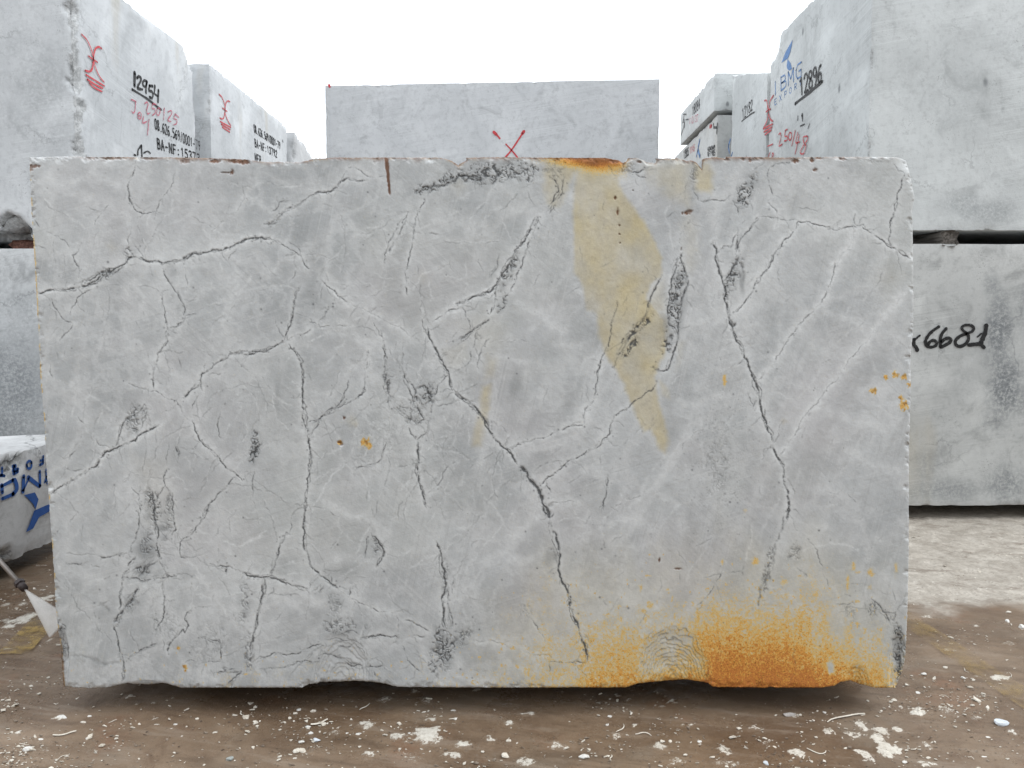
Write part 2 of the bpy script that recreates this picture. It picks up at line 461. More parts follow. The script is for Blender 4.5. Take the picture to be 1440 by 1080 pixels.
xl = interp(LEFT, Yp, .9, 7); xr = interp(RIGHT, Yp, .9, 8)
Xp = xl + s_ * (xr - xl)
SH = Xp.shape
crack, pale, ochre, rust, brown, smear = (np.zeros(SH, np.float32) for _ in range(6))
relief = np.zeros(SH, np.float32)                            # metres into the stone
TILES = {}
for r, y in enumerate((210, 460, 710)):
    for c, x in enumerate((30, 340, 640, 950)): TILES["ABCDEFGHIJKL"[r * 4 + c]] = (x, y)
def window(x0, x1, y0, y1):
    j0 = int((y0 - 224) / 744 * NJ) - 10; j1 = int((y1 - 216) / 740 * NJ) + 10
    i0 = int((x0 - 92) / 1170 * NI) - 10; i1 = int((x1 - 38) / 1200 * NI) + 50
    return slice(max(j0, 0), max(min(j1, NJ), 1)), slice(max(i0, 0), max(min(i1, NI), 1))
# each line: tile, half-width, strength, pale halo | points on the tile (four times the photo's pixels)
CRACKS = """
A .9 .7 .3|645,60 635,120 620,160 605,190 600,230 608,275 630,320 650,350 680,362 720,355 765,352
A 2 .7 .2|600,240 610,290 632,325
A .9 .6 .3|870,120 855,185 825,230 800,265 775,290 762,335 752,375 752,425 768,470 782,508
A .7 .4 0|765,350 800,362
A .9 .6 .3|490,310 460,355 430,385 415,430
A .9 .6 0|75,395 105,440
A .7 .5 .2|140,462 190,485 210,490 270,555
A .8 .45 0|350,500 395,495
A .7 .5 0|70,545 140,560
A .7 .35 .2|185,500 180,570 190,640 230,670
A 1 .7 .3|345,530 310,585 295,595 305,640 330,685 320,720
A 2 .95 .8|85,812 140,795 205,790 260,788 330,775 350,770 400,745 450,710 480,690 530,670 575,650 610,610 640,605 690,620 740,632 800,640 850,632 910,620 960,590 1010,590 1060,575 1110,570 1160,555 1210,530 1260,508 1310,500 1400,505
A 1.4 .8 .3|330,770 345,730 370,740 420,715 470,690 500,670 545,668
A 1.2 .7 .2|340,785 400,760 440,740 480,700 540,690 600,640
A 2.6 .7 0|905,630 930,600 980,580 1000,600
A .9 .7 .3|400,790 350,810 310,845 285,890 275,935
A .8 .6 0|85,878 150,885 170,870
A .9 .6 .2|160,830 200,900 230,950 290,980
A 1 .6 .4|290,985 265,1025 230,1055 210,1080
A .8 .5 .5|620,600 605,560 600,500 620,440 600,370
A .8 .5 .2|625,520 640,545 670,580 690,615
A 1 .7 .4|795,650 805,700 825,740 860,790 890,835 910,865 918,920 910,970 870,1000 830,1005
A .7 .45 0|780,810 840,790
A 1 .75 .5|780,810 795,870 805,930 815,970 825,1010 820,1080
A .7 .4 .5|910,640 925,720 930,800
A .8 .5 .2|920,935 960,928 1000,920
A .9 .6 .2|1165,630 1180,590 1210,560
A 2.2 .45 .4|960,650 1000,645 1050,630
B 1 .75 .5|40,500 120,500 180,510 240,545 290,570 330,600 350,640 385,675
B .8 .5 .2|260,515 300,540 330,590
B 1.8 .8 .6|120,425 160,420 200,390 240,345 290,325 340,295 400,255 440,240 480,240 530,215 560,180 600,160 650,180 700,175
B 4 .7 0|150,425 175,415
B 3.5 .7 0|200,390 225,370 240,345
B 1.4 .6 .3|165,350 200,330 215,295 250,275 285,270
B 1 .5 .5|590,110 640,105 680,130 720,155 760,158 800,150
B .7 .4 .3|550,175 590,120
B 1 .6 .6|440,730 490,775 540,825 600,875
B .9 .6 .3|600,765 565,805
B 1 .7 .4|560,865 510,880 480,905 455,940 430,970
B .8 .5 .5|430,970 440,1000 500,995 590,990
B .8 .5 .4|340,970 430,985
B 1.5 .8 .6|330,765 305,805 305,840 290,900 280,960 260,1020 240,1080
B .8 .5 .2|185,770 178,830 140,885
B .7 .4 .2|190,950 210,1020 240,1065
B .9 .45 .4|330,650 300,690 265,750
B 1.4 .8 .6|935,355 905,400 870,450 840,500 820,545 803,590 800,640
B 2.6 .6 .6|935,360 905,430 880,490 850,540 830,590
B 1 .75 .6|1040,270 1020,310 990,350 975,390 970,460 960,520 945,580 935,640 915,690 918,770 930,820
B .7 .5 .3|970,460 1020,472 1110,480
B 1.6 .8 .3|1040,270 1060,220 1090,205 1140,190
B 3 .75 .3|985,215 1000,240 1030,210 1060,220 1080,205 1140,205 1160,190 1200,180 1220,150 1280,155 1340,160 1400,170
B .7 .4 0|690,780 740,760
B 1.2 .6 .6|735,850 715,905 740,970 760,1010 800,1070
B .9 .7 .8|1070,970 1120,940 1200,900 1270,855 1340,820 1400,795
B .8 .6 .3|1240,885 1260,940 1285,985 1285,1025
B 1 .6 .4|1040,920 1015,960 1020,1000 1060,1070
B 1 .7 .3|1200,1080 1280,1030 1340,990 1400,955
B .8 .4 0|1320,1010 1315,1070
B .7 .25 .6|600,880 800,960 950,1060
B .7 .35 0|1145,820 1140,850
B .9 .5 0|870,105 930,60
C 1.3 .85 .2|550,110 565,180 580,220 580,240 545,300 510,350
C 1.2 .75 .2|610,140 605,200 605,240 575,280 555,330 530,360
C 1.8 .95 .8|470,380 430,430 400,490 370,540 320,600 295,660 260,715 235,755 215,780 160,815 100,830 40,855 0,870
C 1.3 .7 .5|470,380 455,420 430,500 400,570 380,620 360,680 340,740 310,800
C 1.2 .7 .6|235,755 230,830 210,890 195,930
C 1.4 .8 .3|310,800 275,840 280,880 260,905
C 1.6 .45 0|250,590 240,650 215,690 200,725
C 1 .8 .3|195,955 130,1000 80,1030 20,1060
C .8 .6 .2|40,890 60,940 85,990 85,1020
C .9 .6 .2|125,1010 120,1080
C .7 .35 0|400,230 430,290 450,320
C 1 .65 .3|910,850 890,940 875,1020 870,1060
C 1 .6 .3|1330,385 1290,430 1265,480 1258,540
C 1.5 .9 .5|1280,580 1270,620 1285,660 1305,710 1310,760 1285,820 1270,880 1255,960 1255,1040
C 1.5 .85 .5|1275,590 1240,640 1235,700 1215,770 1205,840 1195,910 1200,980 1250,1030
C 1 .6 0|1250,740 1240,810 1220,870
C 1 .6 0|1280,730 1260,790 1270,840
C 1.6 .8 .5|1165,710 1130,770 1100,830 1085,870 1080,920 1050,970 1010,1020 960,1060
C 1.2 .85 .2|860,90 885,125 960,125 1000,130 1060,115 1120,95
C .8 .6 0|1010,135 1085,165
C 1 .6 0|1310,150 1300,200 1285,260
C 1 .5 0|1180,385 1235,350
D .9 .55 0|105,100 100,180 110,250 130,290
D .9 .6 .3|130,290 200,285 285,280 330,295 350,330 355,370
D .8 .45 0|500,70 430,130 410,150
D .9 .6 .2|530,100 525,180 540,240 550,265
D .9 .6 0|530,100 600,75 660,65
D 1 .55 .6|550,265 510,295 540,320 570,345 575,395 560,440
D .9 .6 0|520,450 505,470
D 1 .75 .7|320,925 370,885 400,840 440,770 490,700 540,630 580,560 610,510 650,480 680,440 690,405 750,405 820,430 900,455 950,440 1010,435 1050,435 1085,460 1140,495 1230,555 1325,615
D .8 .5 .3|470,378 520,378 560,382 690,398
D 1.3 .75 .5|470,378 440,420 410,460 370,500 350,540 340,580
D .9 .6 .3|1010,360 1003,400 1015,430
D .8 .5 .2|1100,475 1130,440
D 1.3 .8 .4|1290,130 1270,210 1245,290 1225,370 1205,440 1198,500 1205,530 1230,555
D .8 .5 0|1115,70 1210,72
D .8 .4 .3|1225,80 1290,140
D 2.2 .9 .6|205,515 230,560 225,600 240,660 255,710 270,760 280,820 290,890 300,950 320,1000 340,1075
D 1.2 .7 .5|235,575 270,545 310,550 340,480
D 2.4 .8 .4|350,490 355,580 340,640 310,700 270,740
D 4 .5 .2|360,620 375,680 380,750
D .9 .55 .9|895,635 890,680 870,760 840,830 790,890 740,940 680,1000 630,1070
D .8 .12 .8|1030,440 980,540 930,600 890,660
D .8 .1 .9|1310,780 1240,880 1180,930 1140,980 1100,1040 1070,1075
D .8 .5 0|1240,915 1238,935
D .7 .4 0|680,320 740,330 800,355
E 1 .5 .4|290,10 260,30 235,50 210,80
E .8 .5 .2|155,200 160,250 180,285
E 1.2 .8 .6|820,0 825,80 790,120 765,150 765,185 745,215 740,260 745,345
E .9 .6 .4|590,310 640,335 720,365 750,358 790,378 870,410 895,450
E 1.8 .9 .6|910,400 940,370 1010,310 1015,265 1050,250 1090,210 1150,175 1180,150 1210,150 1270,140 1330,140 1400,125
E 4 .75 0|1180,158 1210,148 1275,132
E 1 .6 .3|1020,360 1010,300 990,300
E .8 .45 .3|1040,265 1110,268 1170,250
E 4 .55 0|1140,222 1152,208
E .9 .6 .2|995,385 975,420 960,460
E .8 .5 0|880,165 890,195 900,230
E 1.3 .7 .6|690,435 660,480 640,490 590,510 565,560 550,610 540,650 520,680
E .8 .4 0|540,505 520,550
E 1.8 .9 .9|800,540 750,565 710,585 670,605 640,640 580,660 520,685 470,705 440,740 420,785 380,800 340,825 300,860 250,885 210,905 165,940
E .9 .5 .5|710,460 700,500 670,580
E .8 .5 .3|315,500 345,535 370,580
E .9 .5 .4|420,630 445,665 500,680
E .9 .6 .3|310,690 255,760 240,790 225,800
E .8 .45 .2|225,798 350,795
E .8 .5 .4|890,430 900,460 940,520
E .8 .5 .4|960,490 1035,512
E 1.1 .8 .6|960,520 975,580 1000,630 1050,680 1100,720 1150,790 1210,830 1245,870
E .8 .5 .2|1000,640 975,680 905,685
E 1.2 .85 0|865,660 885,710 885,745
E .9 .6 .2|1120,480 1105,540 1110,610 1125,640
E 1.3 .8 .5|1210,840 1160,890 1110,935 1075,980 1040,1030 1015,1075
E .8 .4 0|1240,700 1290,760
E .9 .6 .2|1310,800 1300,900 1295,970
E 1 .7 .4|820,790 800,840 810,890 770,950 745,1000
E .8 .45 .2|835,640 820,780
E 1.2 .75 .5|620,905 660,940 665,1000 670,1040
E 1.4 .85 .4|735,920 740,980 745,1040 755,1080
E 1.2 .75 .4|850,930 855,1000 855,1075
E .8 .5 .2|810,890 850,960
F 1.6 .85 .5|240,75 190,105 130,130 80,145 20,155 0,150
F 4 .6 .3|308,72 325,58
F 1 .6 .6|240,80 265,70 320,40 390,10
F 1.7 .9 .6|265,95 300,140 330,190 335,220 345,310 342,380 348,470 355,550 370,600 380,660 385,740 380,810 370,900 362,970 350,1050 345,1080
F .7 .5 .2|300,325 345,325
F 1.3 .85 .5|360,550 430,520 470,495 540,455 590,420 650,395 695,360 690,300 695,240 708,170 710,130
F 4 .7 .2|455,500 475,488
F 1.2 .75 .4|460,490 520,455 560,415 580,360 600,300 612,280
F 3.2 .6 0|575,370 585,350
F 3.2 .6 0|608,292 613,278
F .8 .5 .2|355,490 400,530
F 1 .7 .3|375,620 410,570 440,520 470,500
F 3 .6 0|402,580 412,565
F 1 .7 .3|815,630 795,690 785,745 740,770 670,785 635,805 630,840
F 2 .9 .6|795,80 805,150 805,230 805,300 820,350 830,400 850,430
F .9 .5 .4|770,0 790,60 795,90
F .9 .55 .3|820,270 850,280 870,270 910,240
F .9 .55 .4|820,440 850,450 880,480 930,520
F 1.2 .75 .4|870,430 895,450 930,460 970,435 960,390 940,350 920,290 910,240
F .7 .4 .2|910,70 910,240
F .7 .35 .3|900,75 850,140
F 1.3 .7 .3|930,290 965,330 980,370 965,400 970,435
F 1.4 .75 .2|970,350 1030,330 1045,345
F 4 .8 .2|1030,340 1050,370 1075,385
F 2.4 .8 0|1025,385 1060,375 1085,390
F 1.2 .9 .5|1080,390 1100,340 1130,300 1165,265
F .9 .55 .3|1080,300 1140,280 1165,265
F 1.2 .75 .4|970,440 1000,480 1025,520 985,545 950,510 950,480 975,455
F 1.2 .75 .4|1025,520 1045,550 1040,590 1000,620 985,635
F 1.2 .75 .3|1085,390 1070,440 1065,480 1060,520 1045,550
F 1 .6 .3|935,545 950,600 985,635
F 1 .6 .3|1000,400 1010,440 1040,470 1065,480
F 1.9 .95 .6|990,640 988,700 985,780 995,860 1015,920 1030,980 1045,1030
F .8 .4 .5|1010,660 1000,740 990,800
F 2 .95 .6|1045,0 1060,70 1080,110 1105,150 1115,180 1140,220 1165,260 1170,300 1170,330 1200,370 1250,410 1300,450 1340,480 1365,520 1400,585
F 1 .7 .3|1120,155 1180,120 1240,80 1310,20
F 1 .6 .3|1320,20 1310,80 1290,130 1290,170 1265,215 1220,240 1180,260
F 1.6 .5 .5|1395,60 1370,90 1340,150 1330,190 1335,250
F .8 .45 .2|1090,445 1170,430 1240,405
F .9 .6 .5|1040,940 1100,890 1130,850 1150,790 1210,750
G 2 1 .6|0,360 60,410 130,470 160,520 190,580 230,640 300,700 350,770
G 4.2 1 .3|360,790 380,790 405,815 410,850 440,880 465,900 480,945 490,990 515,1015 535,1070
G 5 .55 0|355,785 385,792
G 6 .4 0|500,1010 540,1000 550,985
G 1 .75 .5|480,890 495,878 510,855 560,820 620,770 690,735 760,690 820,660 830,630 870,600 880,540 900,500 930,475 985,440 1050,395 1100,360 1140,310
G 1.2 .8 .2|510,855 515,890 540,930
G .8 .45 .6|520,1000 570,985 700,990
G 1 .75 .7|300,690 350,660 420,640 490,625 550,595 620,570 720,548
G 1.1 .75 .6|725,545 730,460 780,405 790,360 800,290 815,220 840,140 870,70 880,10
G .8 .55 .4|815,680 815,740 818,800
G 1.3 .8 .2|860,830 850,900 838,970 833,1030
G .8 .5 0|830,880 845,910
G .8 .4 .2|860,1010 910,1030 920,1050
G 2.2 .85 .3|890,230 905,190 940,130 980,60 1030,10
G 1.6 .7 .3|920,100 950,60 990,15
G 1.8 .9 .5|1255,0 1255,60 1235,130 1210,190 1195,240 1155,245 1110,225 1130,200
G .8 .4 .4|440,820 470,790 530,760 610,755
H 2.4 .95 .7|320,0 335,60 365,100 385,170 410,220 430,260 455,320 470,370 478,440 490,500 510,550 540,610 545,660 570,730 595,770 605,830 615,890 630,950 638,1010 632,1080
H .9 .7 .2|385,180 365,200 345,215
H 1.6 .55 .2|425,260 430,320 450,370 470,400
H .8 .5 .2|405,345 420,400 440,440 435,460
H 2 .6 0|460,410 430,450
H 1.2 .5 .3|495,450 500,490 530,570 555,620
H .8 .5 .2|245,165 255,210 265,240
H .9 .5 1|690,0 640,60 600,130 550,210 500,250 455,300
H 2.6 .7 0|665,42 678,36
H .9 .42 1|1120,0 1100,50 1040,110 970,190 930,260 870,320 820,390 760,460 700,540 650,630 610,690 580,730
H 2.8 .5 0|830,375 850,355
H 3 .6 0|748,498 757,484
H 4.2 .5 0|680,585 705,568
H 3.6 .5 0|620,668 635,648
H .8 .45 .2|625,850 660,900 670,950
H .7 .45 .2|300,940 330,935 345,920
I 1.3 .7 .3|660,0 665,70 655,140 640,200 620,225 600,270
I 1.6 .9 .5|735,0 745,60 765,120 770,180 770,260 775,310
I 1.3 .75 .4|850,0 860,60 870,140 850,160 845,220
I 2.4 .45 0|765,140 800,145 830,143
I 1 .7 .4|595,270 520,285 430,285
I .7 .35 .3|240,270 300,280 430,285
I 1.6 .9 .5|640,295 600,350 570,395 565,430 560,500 560,560 550,590
I 2.6 .55 .2|770,310 720,340 690,380 660,410
I 1.4 .7 .2|745,305 700,345 680,400
I 1.1 .8 .3|570,410 620,412 660,415 670,425 720,420 780,412 830,400 885,395
I 2.4 .9 .4|655,455 660,470 630,510 600,560 570,600 535,640 520,665
I 1.7 .9 .4|520,680 535,720 545,790 565,850 580,890 580,950 570,990
I 1.3 .8 .3|600,870 660,830 720,800 765,775
I 1.3 .8 .5|800,420 795,480 800,560 800,620 785,660 760,700 750,740
I .9 .6 .4|795,760 800,820
I .9 .6 .2|800,640 830,590 860,525
I .9 .6 .2|725,635 780,670
I 1 .7 .3|775,310 800,360 815,395 850,400
I 1.1 .8 .4|890,270 893,210 920,185 980,135 1020,80 1050,20 1065,0
I .9 .65 .3|893,240 900,295 965,292
I 4 .55 .4|1200,92 1207,78
I 2.6 .6 .4|1168,270 1167,258
I 2.6 .6 .4|1163,328 1164,314
I 1.6 .8 .4|1155,345 1153,390
I 1.2 .75 .4|1060,330 1140,345 1210,370 1270,395 1330,410 1400,405
I 1.8 .9 .4|1365,430 1360,500 1340,570 1325,640 1315,690 1300,760 1295,830
I 1.1 .85 0|255,335 300,332 355,337
I .8 .5 .2|400,345 460,350
I .7 .3 .4|290,615 400,580 500,535
I 1.4 .75 .5|960,580 940,600 920,650 940,680 920,720 910,700 860,750 830,800 825,840
I 3.4 .6 .2|935,640 945,660
I .9 .55 .4|960,580 1040,575 1090,560
I .8 .5 .3|1085,500 1080,560 1060,600
I .8 .4 .3|955,430 950,520
I 1.2 .8 .4|1000,735 1070,760 1110,765 1120,830 1125,870
I .9 .6 .2|1110,765 1160,725
I .9 .55 .2|920,890 950,870 1000,895 1130,885
I 1.2 .8 0|1090,942 1180,940 1230,938
I 1 .7 0|1125,915 1200,920
I 1.3 .8 .2|1130,1020 1170,995 1210,960 1240,935
I .8 .45 .2|1290,880 1400,850
I 2 .8 .3|205,640 210,690 235,740 230,800 225,870
I 1.6 .75 .3|250,740 265,800 255,870
I .9 .5 0|195,170 215,130
I 5 .22 0|260,850 400,870 560,880
I 5 .25 0|430,545 470,570 505,610
J 2 .95 .5|355,0 350,60 345,120 352,170 350,230 365,270 380,330 400,360 430,380 455,405 500,440 545,478
J 1.9 .9 .6|270,165 240,170 215,215 205,280 185,320 170,370 155,405
J 1 .55 .3|270,80 280,130 270,165
J .8 .5 .3|285,235 350,260
J 1.5 .9 .6|0,375 60,400 110,410 155,405 200,420 260,440 310,460 375,475
J 1.7 .9 .5|130,420 120,510 105,570 85,640 75,700 60,780
J .9 .5 .2|140,515 180,490 185,430
J .8 .45 .2|380,470 400,415
J 1.3 .8 .2|460,455 430,485 445,500
J 1.1 .7 0|600,520 610,460
J 1 .6 0|505,440 500,400
J .9 .6 .6|545,480 600,520 650,540 725,580 800,600 875,610
J 2.4 .5 .2|720,565 730,580
J .9 .7 .3|870,615 880,680 885,745
J 2 .95 .5|725,145 735,175 770,210 800,260 795,290 770,330 755,350
J 1.3 .8 .2|755,200 765,240 790,260
J 1 .65 .2|710,180 695,260 690,300
J 2 .9 .5|1095,200 1115,260 1125,330 1135,400 1140,480 1130,560 1135,620 1145,690
J 1.1 .65 .3|1165,460 1160,540 1170,600 1185,680
J .9 .55 .3|1190,420 1185,500
J 1.2 .75 .3|60,885 120,860 200,830 330,830 400,790 450,780
J 1 .7 .3|100,930 170,920 250,910 310,882 400,885 440,890
J 1.7 .9 .4|660,760 720,740 800,735 865,735 880,750
J 3.6 .6 0|868,738 880,750
J .9 .6 .3|890,750 950,735 1040,740
J 1.2 .8 0|545,650 535,680 525,715
J .9 .6 .4|910,650 960,655 1020,690 1060,710
J .9 .65 .2|905,790 920,840 960,900 1010,935
J 1 .6 0|405,830 450,790 520,785 600,800 640,770
J 1 .55 0|420,850 480,840 550,860 620,890 680,900
J 1 .55 0|500,745 560,720 620,705 660,730
J 1 .55 0|470,760 540,750 620,760 680,800
J 1.2 .7 0|580,880 610,905 700,908 800,905
J 1 .5 0|630,780 680,810 690,850
J 1.2 .6 0|430,1005 460,955
J 1.2 .6 0|740,930 770,975
K 3 1 .5|490,0 525,60 540,130 570,200 585,260 585,310 580,370 600,430 630,480 650,520 640,560 660,610 685,660 700,720 715,770 730,800 745,850 740,885
K 5 .5 0|505,45 525,75
K 6 .4 0|520,250 550,245 565,290 575,330
K 3.5 .6 0|715,790 735,800
K .9 .6 0|530,75 555,45
K 1 .5 .3|390,580 430,640 460,680 490,730 510,770
K .9 .6 .2|525,880 600,885 680,880 740,885
K .9 .5 0|530,890 530,940
K .7 .4 0|110,930 200,930
K .7 .3 .5|100,760 250,775 300,800 420,835 540,850
K .8 .4 0|1265,375 1265,450
L 1.8 .85 .3|638,0 632,50 630,95
L 3.4 .45 .4|610,60 600,140 580,190 555,270 525,350 500,430 475,520 460,640
L .9 .6 .2|680,350 700,370 740,400 730,410
L .8 .5 .3|660,140 720,170 780,230 800,280 815,330 830,390 860,460
L 1 .6 .3|260,375 235,420 215,450 190,500 155,540 120,565
L 1.6 .6 0|380,340 380,400
L 1.2 .75 .3|1100,525 1140,560 1165,600 1210,605 1240,610 1225,650 1180,630 1140,595
L 1.2 .7 .2|1165,600 1200,650 1245,690
L 5 .45 0|430,575 435,595
L .9 .45 .2|900,555 960,560 1020,545
L .9 .45 .2|950,500 1020,512
"""
rng = random.Random(11)
def fractal(pts, rnd, amp=0.14, minlen=2.4):
    out = [pts[0]]
    def sub(a, b):
        dx, dy = b[0] - a[0], b[1] - a[1]; L = math.hypot(dx, dy)
        if L < minlen: out.append(b); return
        k = rnd.uniform(-amp, amp); m = ((a[0] + b[0]) / 2 - dy * k, (a[1] + b[1]) / 2 + dx * k)
        sub(a, m); sub(m, b)
    for a, b in zip(pts, pts[1:]): sub(a, b)
    return out
def draw(pts, w, st, halo, depth_k=1.0, broken=0.72, target=None):
    w = .56 + max(0, w - .7) * .38
    p = fractal(pts, rng); ph = rng.uniform(0, 900); n = len(p)
    for k, (a, b) in enumerate(zip(p, p[1:])):
        # cracks swell, pinch and fade along their length
        q = vnoise(np.array([ph + k * .42, ph + 77 + k * .13, ph + 31 + k * .9]), np.zeros(3), seed=5)
        ww = w * (1.0 + 0.6 * q[0]) + 0.08
        ss = st * np.clip(0.92 + broken * (q[1] * 1.6 + q[2] * 0.9), 0.10, 1.2)
        endf = min(1.0, 0.35 + min(k, n - 2 - k) / 5.0)
        ww *= 0.55 + 0.45 * endf; ss *= endf
        R = max(24.0 if halo else 0, 3.2 * ww + 2)
        js, is_ = window(min(a[0], b[0]) - R, max(a[0], b[0]) + R, min(a[1], b[1]) - R, max(a[1], b[1]) + R)
        X, Y = Xp[js, is_], Yp[js, is_]
        dx, dy = b[0] - a[0], b[1] - a[1]; L2 = dx * dx + dy * dy + 1e-6
        t = np.clip(((X - a[0]) * dx + (Y - a[1]) * dy) / L2, 0, 1)
        d = np.hypot(X - a[0] - t * dx, Y - a[1] - t * dy)
        c = ss * np.exp(-(d / (ww * 1.05)) ** 2)
        if target is not None:
            np.maximum(target[js, is_], c, out=target[js, is_]); continue
        np.maximum(crack[js, is_], c, out=crack[js, is_])
        np.maximum(relief[js, is_], c * min(0.006, 0.0002 + 0.0011 * ww) * depth_k, out=relief[js, is_])
        if halo:
            hv = min(halo, .8) * ((0.85 + 0.5 * q[0]) * np.exp(-(d / (4.5 + 3 * q[2])) ** 2) + (.34 + .3 * q[1]) * np.exp(-(d / 14.0) ** 2))
            np.maximum(pale[js, is_], hv, out=pale[js, is_])
    return p
for ln in CRACKS.strip().splitlines():
    head, body = ln.split("|"); tl, w, st, halo = head.split()
    ox, oy = TILES[tl]
    pts = [(ox + float(x) / 4, oy + float(y) / 4) for x, y in (q.split(",") for q in body.split())]
    p = draw(pts, float(w) * 0.82, float(st), float(halo))
    if float(st) >= .65 and float(w) >= 1:                   # veins run as braids of several hair cracks
        for k in range(2 if float(w) >= 1.5 else 1):
            jit = .5 + .55 * float(w)
            draw([(x + rng.gauss(0, jit), y + rng.gauss(0, jit)) for x, y in pts], .6, float(st) * rng.uniform(.35, .65), float(halo) * .6, .5, 1.0)
        for q in p[::3]:                                      # crumbs of dark mineral beside the vein
            if rng.random() < .34:
                x, y = q[0] + rng.gauss(0, 2.4), q[1] + rng.gauss(0, 2.4); r = rng.uniform(.6, 1.5)
                js, is_ = window(x - 5, x + 5, y - 5, y + 5)
                crack[js, is_] = np.maximum(crack[js, is_], rng.uniform(.3, .8) * np.exp(-(np.hypot(Xp[js, is_] - x, Yp[js, is_] - y) / r) ** 2))
    # hair branches off the stronger cracks
    if float(st) >= .6 and len(p) > 6:
        for _ in range(int(len(p) * 0.12)):
            i = rng.randrange(1, len(p) - 1); a = p[i]
            an = math.atan2(p[i + 1][1] - p[i - 1][1], p[i + 1][0] - p[i - 1][0]) + rng.choice((-1, 1)) * rng.uniform(.3, 1.3)
            L = rng.uniform(4, 20) * rng.choice((1, 1, 1.8))
            bnd = rng.uniform(-.5, .5)
            draw([a, (a[0] + L * .5 * math.cos(an), a[1] + L * .5 * math.sin(an)), (a[0] + L * math.cos(an + bnd), a[1] + L * math.sin(an + bnd))], .5, rng.uniform(.16, .34), .15)
# lone hairlines and scratches from the saw
for _ in range(260):
    x, y = rng.uniform(60, 1260), rng.uniform(235, 950); an = rng.gauss(1.9, .7); L = rng.uniform(8, 34)
    draw([(x, y), (x + L * .5 * math.cos(an), y + L * .5 * math.sin(an)), (x + L * math.cos(an + rng.uniform(-.4, .4)), y + L * math.sin(an))], .5, rng.uniform(.12, .34), .25, .4)
for _ in range(60):
    x, y = rng.uniform(60, 1260), rng.uniform(235, 950); an = rng.gauss(.3, .35); L = rng.uniform(20, 120)
    draw([(x, y), (x + L * math.cos(an), y + L * math.sin(an))], .4, .04, .4, .0)

# the faint white network and the finest dark hairs between the big veins, densest at left and top centre
def web(n, box, wid, stg, dark=0.0):
    for _ in range(n):
        x, y = rng.uniform(box[0], box[2]), rng.uniform(box[1], box[3]); an = rng.choice((rng.gauss(.95, .3), rng.gauss(2.3, .35), rng.gauss(1.57, .3), rng.gauss(0.2, .3)))
        pts = [(x, y)]
        for _k in range(rng.randint(3, 7)):
            an += rng.gauss(0, .38); L = rng.uniform(9, 26); x += L * math.cos(an); y -= L * math.sin(an); pts.append((x, y))
        if not all(46 < q[0] < 1276 and 228 < q[1] < 960 for q in pts): continue
        draw(pts, rng.uniform(*wid), rng.uniform(*stg), 0, 0, .9, pale)
        if dark and rng.random() < dark: draw(pts, .5, rng.uniform(.14, .34), 0, .3, 1.1)
web(150, (60, 240, 660, 950), (1.2, 4.0), (.25, .65), .5)
web(60, (560, 240, 1270, 900), (1.2, 5.0), (.20, .55), .3)
web(50, (60, 640, 640, 950), (1.0, 2.6), (.25, .6), .7)
web(40, (470, 400, 720, 760), (1.0, 2.6), (.3, .6), .6)
for x, y in [(860, 760), (905, 700), (1010, 620), (1120, 560), (790, 560), (1060, 760), (960, 820), (1160, 480), (740, 470), (690, 430)]:
    L = rng.uniform(90, 190)                                 # straight steep pale streaks of the right half
    draw([(x, y), (x + L * .28, y - L * .42), (x + L * .55, y - L * .83)], rng.uniform(3, 7), rng.uniform(.3, .5), 0, 0, .5, pale)
# crushed zones where the veins break into a net of dark specks: cx cy rx ry angle strength scale
ZONES = """
148 384 26 9 -25 .75 1|182 356 12 14 0 .55 1|385 312 16 6 -40 .5 1|600 265 28 12 -10 .85 1|640 252 32 12 -8 .9 1|690 243 55 22 0 .85 1|735 238 34 26 0 .75 1|1050 272 14 34 25 .8 1
715 385 9 36 30 .8 1|706 430 9 14 30 .75 1|955 395 11 36 12 .85 1|946 440 12 30 10 .9 1|940 478 14 26 12 .8 1|900 460 32 9 -40 .8 1|885 490 22 9 -50 .85 1|1032 385 13 26 20 .9 1|1022 405 10 22 20 .8 1|1030 455 7 18 -15 .7 1
190 585 18 28 25 .6 1|358 628 10 30 8 1 1|600 550 20 22 0 .8 1|585 580 20 26 0 .5 1|545 540 9 40 -5 .6 1|560 575 12 14 -30 .55 1|214 715 14 44 0 .75 1|208 765 14 26 0 .6 1|200 800 14 14 20 .75 1|187 845 14 22 30 .65 1|165 872 8 14 20 .7 1
238 720 9 34 0 .5 1|345 850 12 40 5 .45 1|350 920 9 40 0 .45 1|625 905 22 34 0 .75 1|615 930 16 30 10 .7 1|655 895 16 10 0 .5 1|625 800 7 40 0 .5 1|528 770 8 26 -10 .6 1|1117 780 14 26 15 .4 1|1080 800 8 60 12 .45 1|1263 905 11 34 0 1 1|1262 945 10 20 0 .9 1|88 905 7 40 0 .7 1|300 905 60 40 0 .18 1
480 880 40 16 0 .5 1|470 850 16 22 0 .35 1|1010 650 25 70 5 .25 1|740 860 14 20 0 .3 1|650 895 20 20 0 .45 1|975 245 10 40 0 .45 1|880 235 25 12 0 .35 1|780 240 20 26 0 .3 1|1225 855 14 16 35 .5 1|240 880 30 40 0 .22 1|1195 860 12 20 0 .3 1|530 620 60 60 0 .12 1
"""
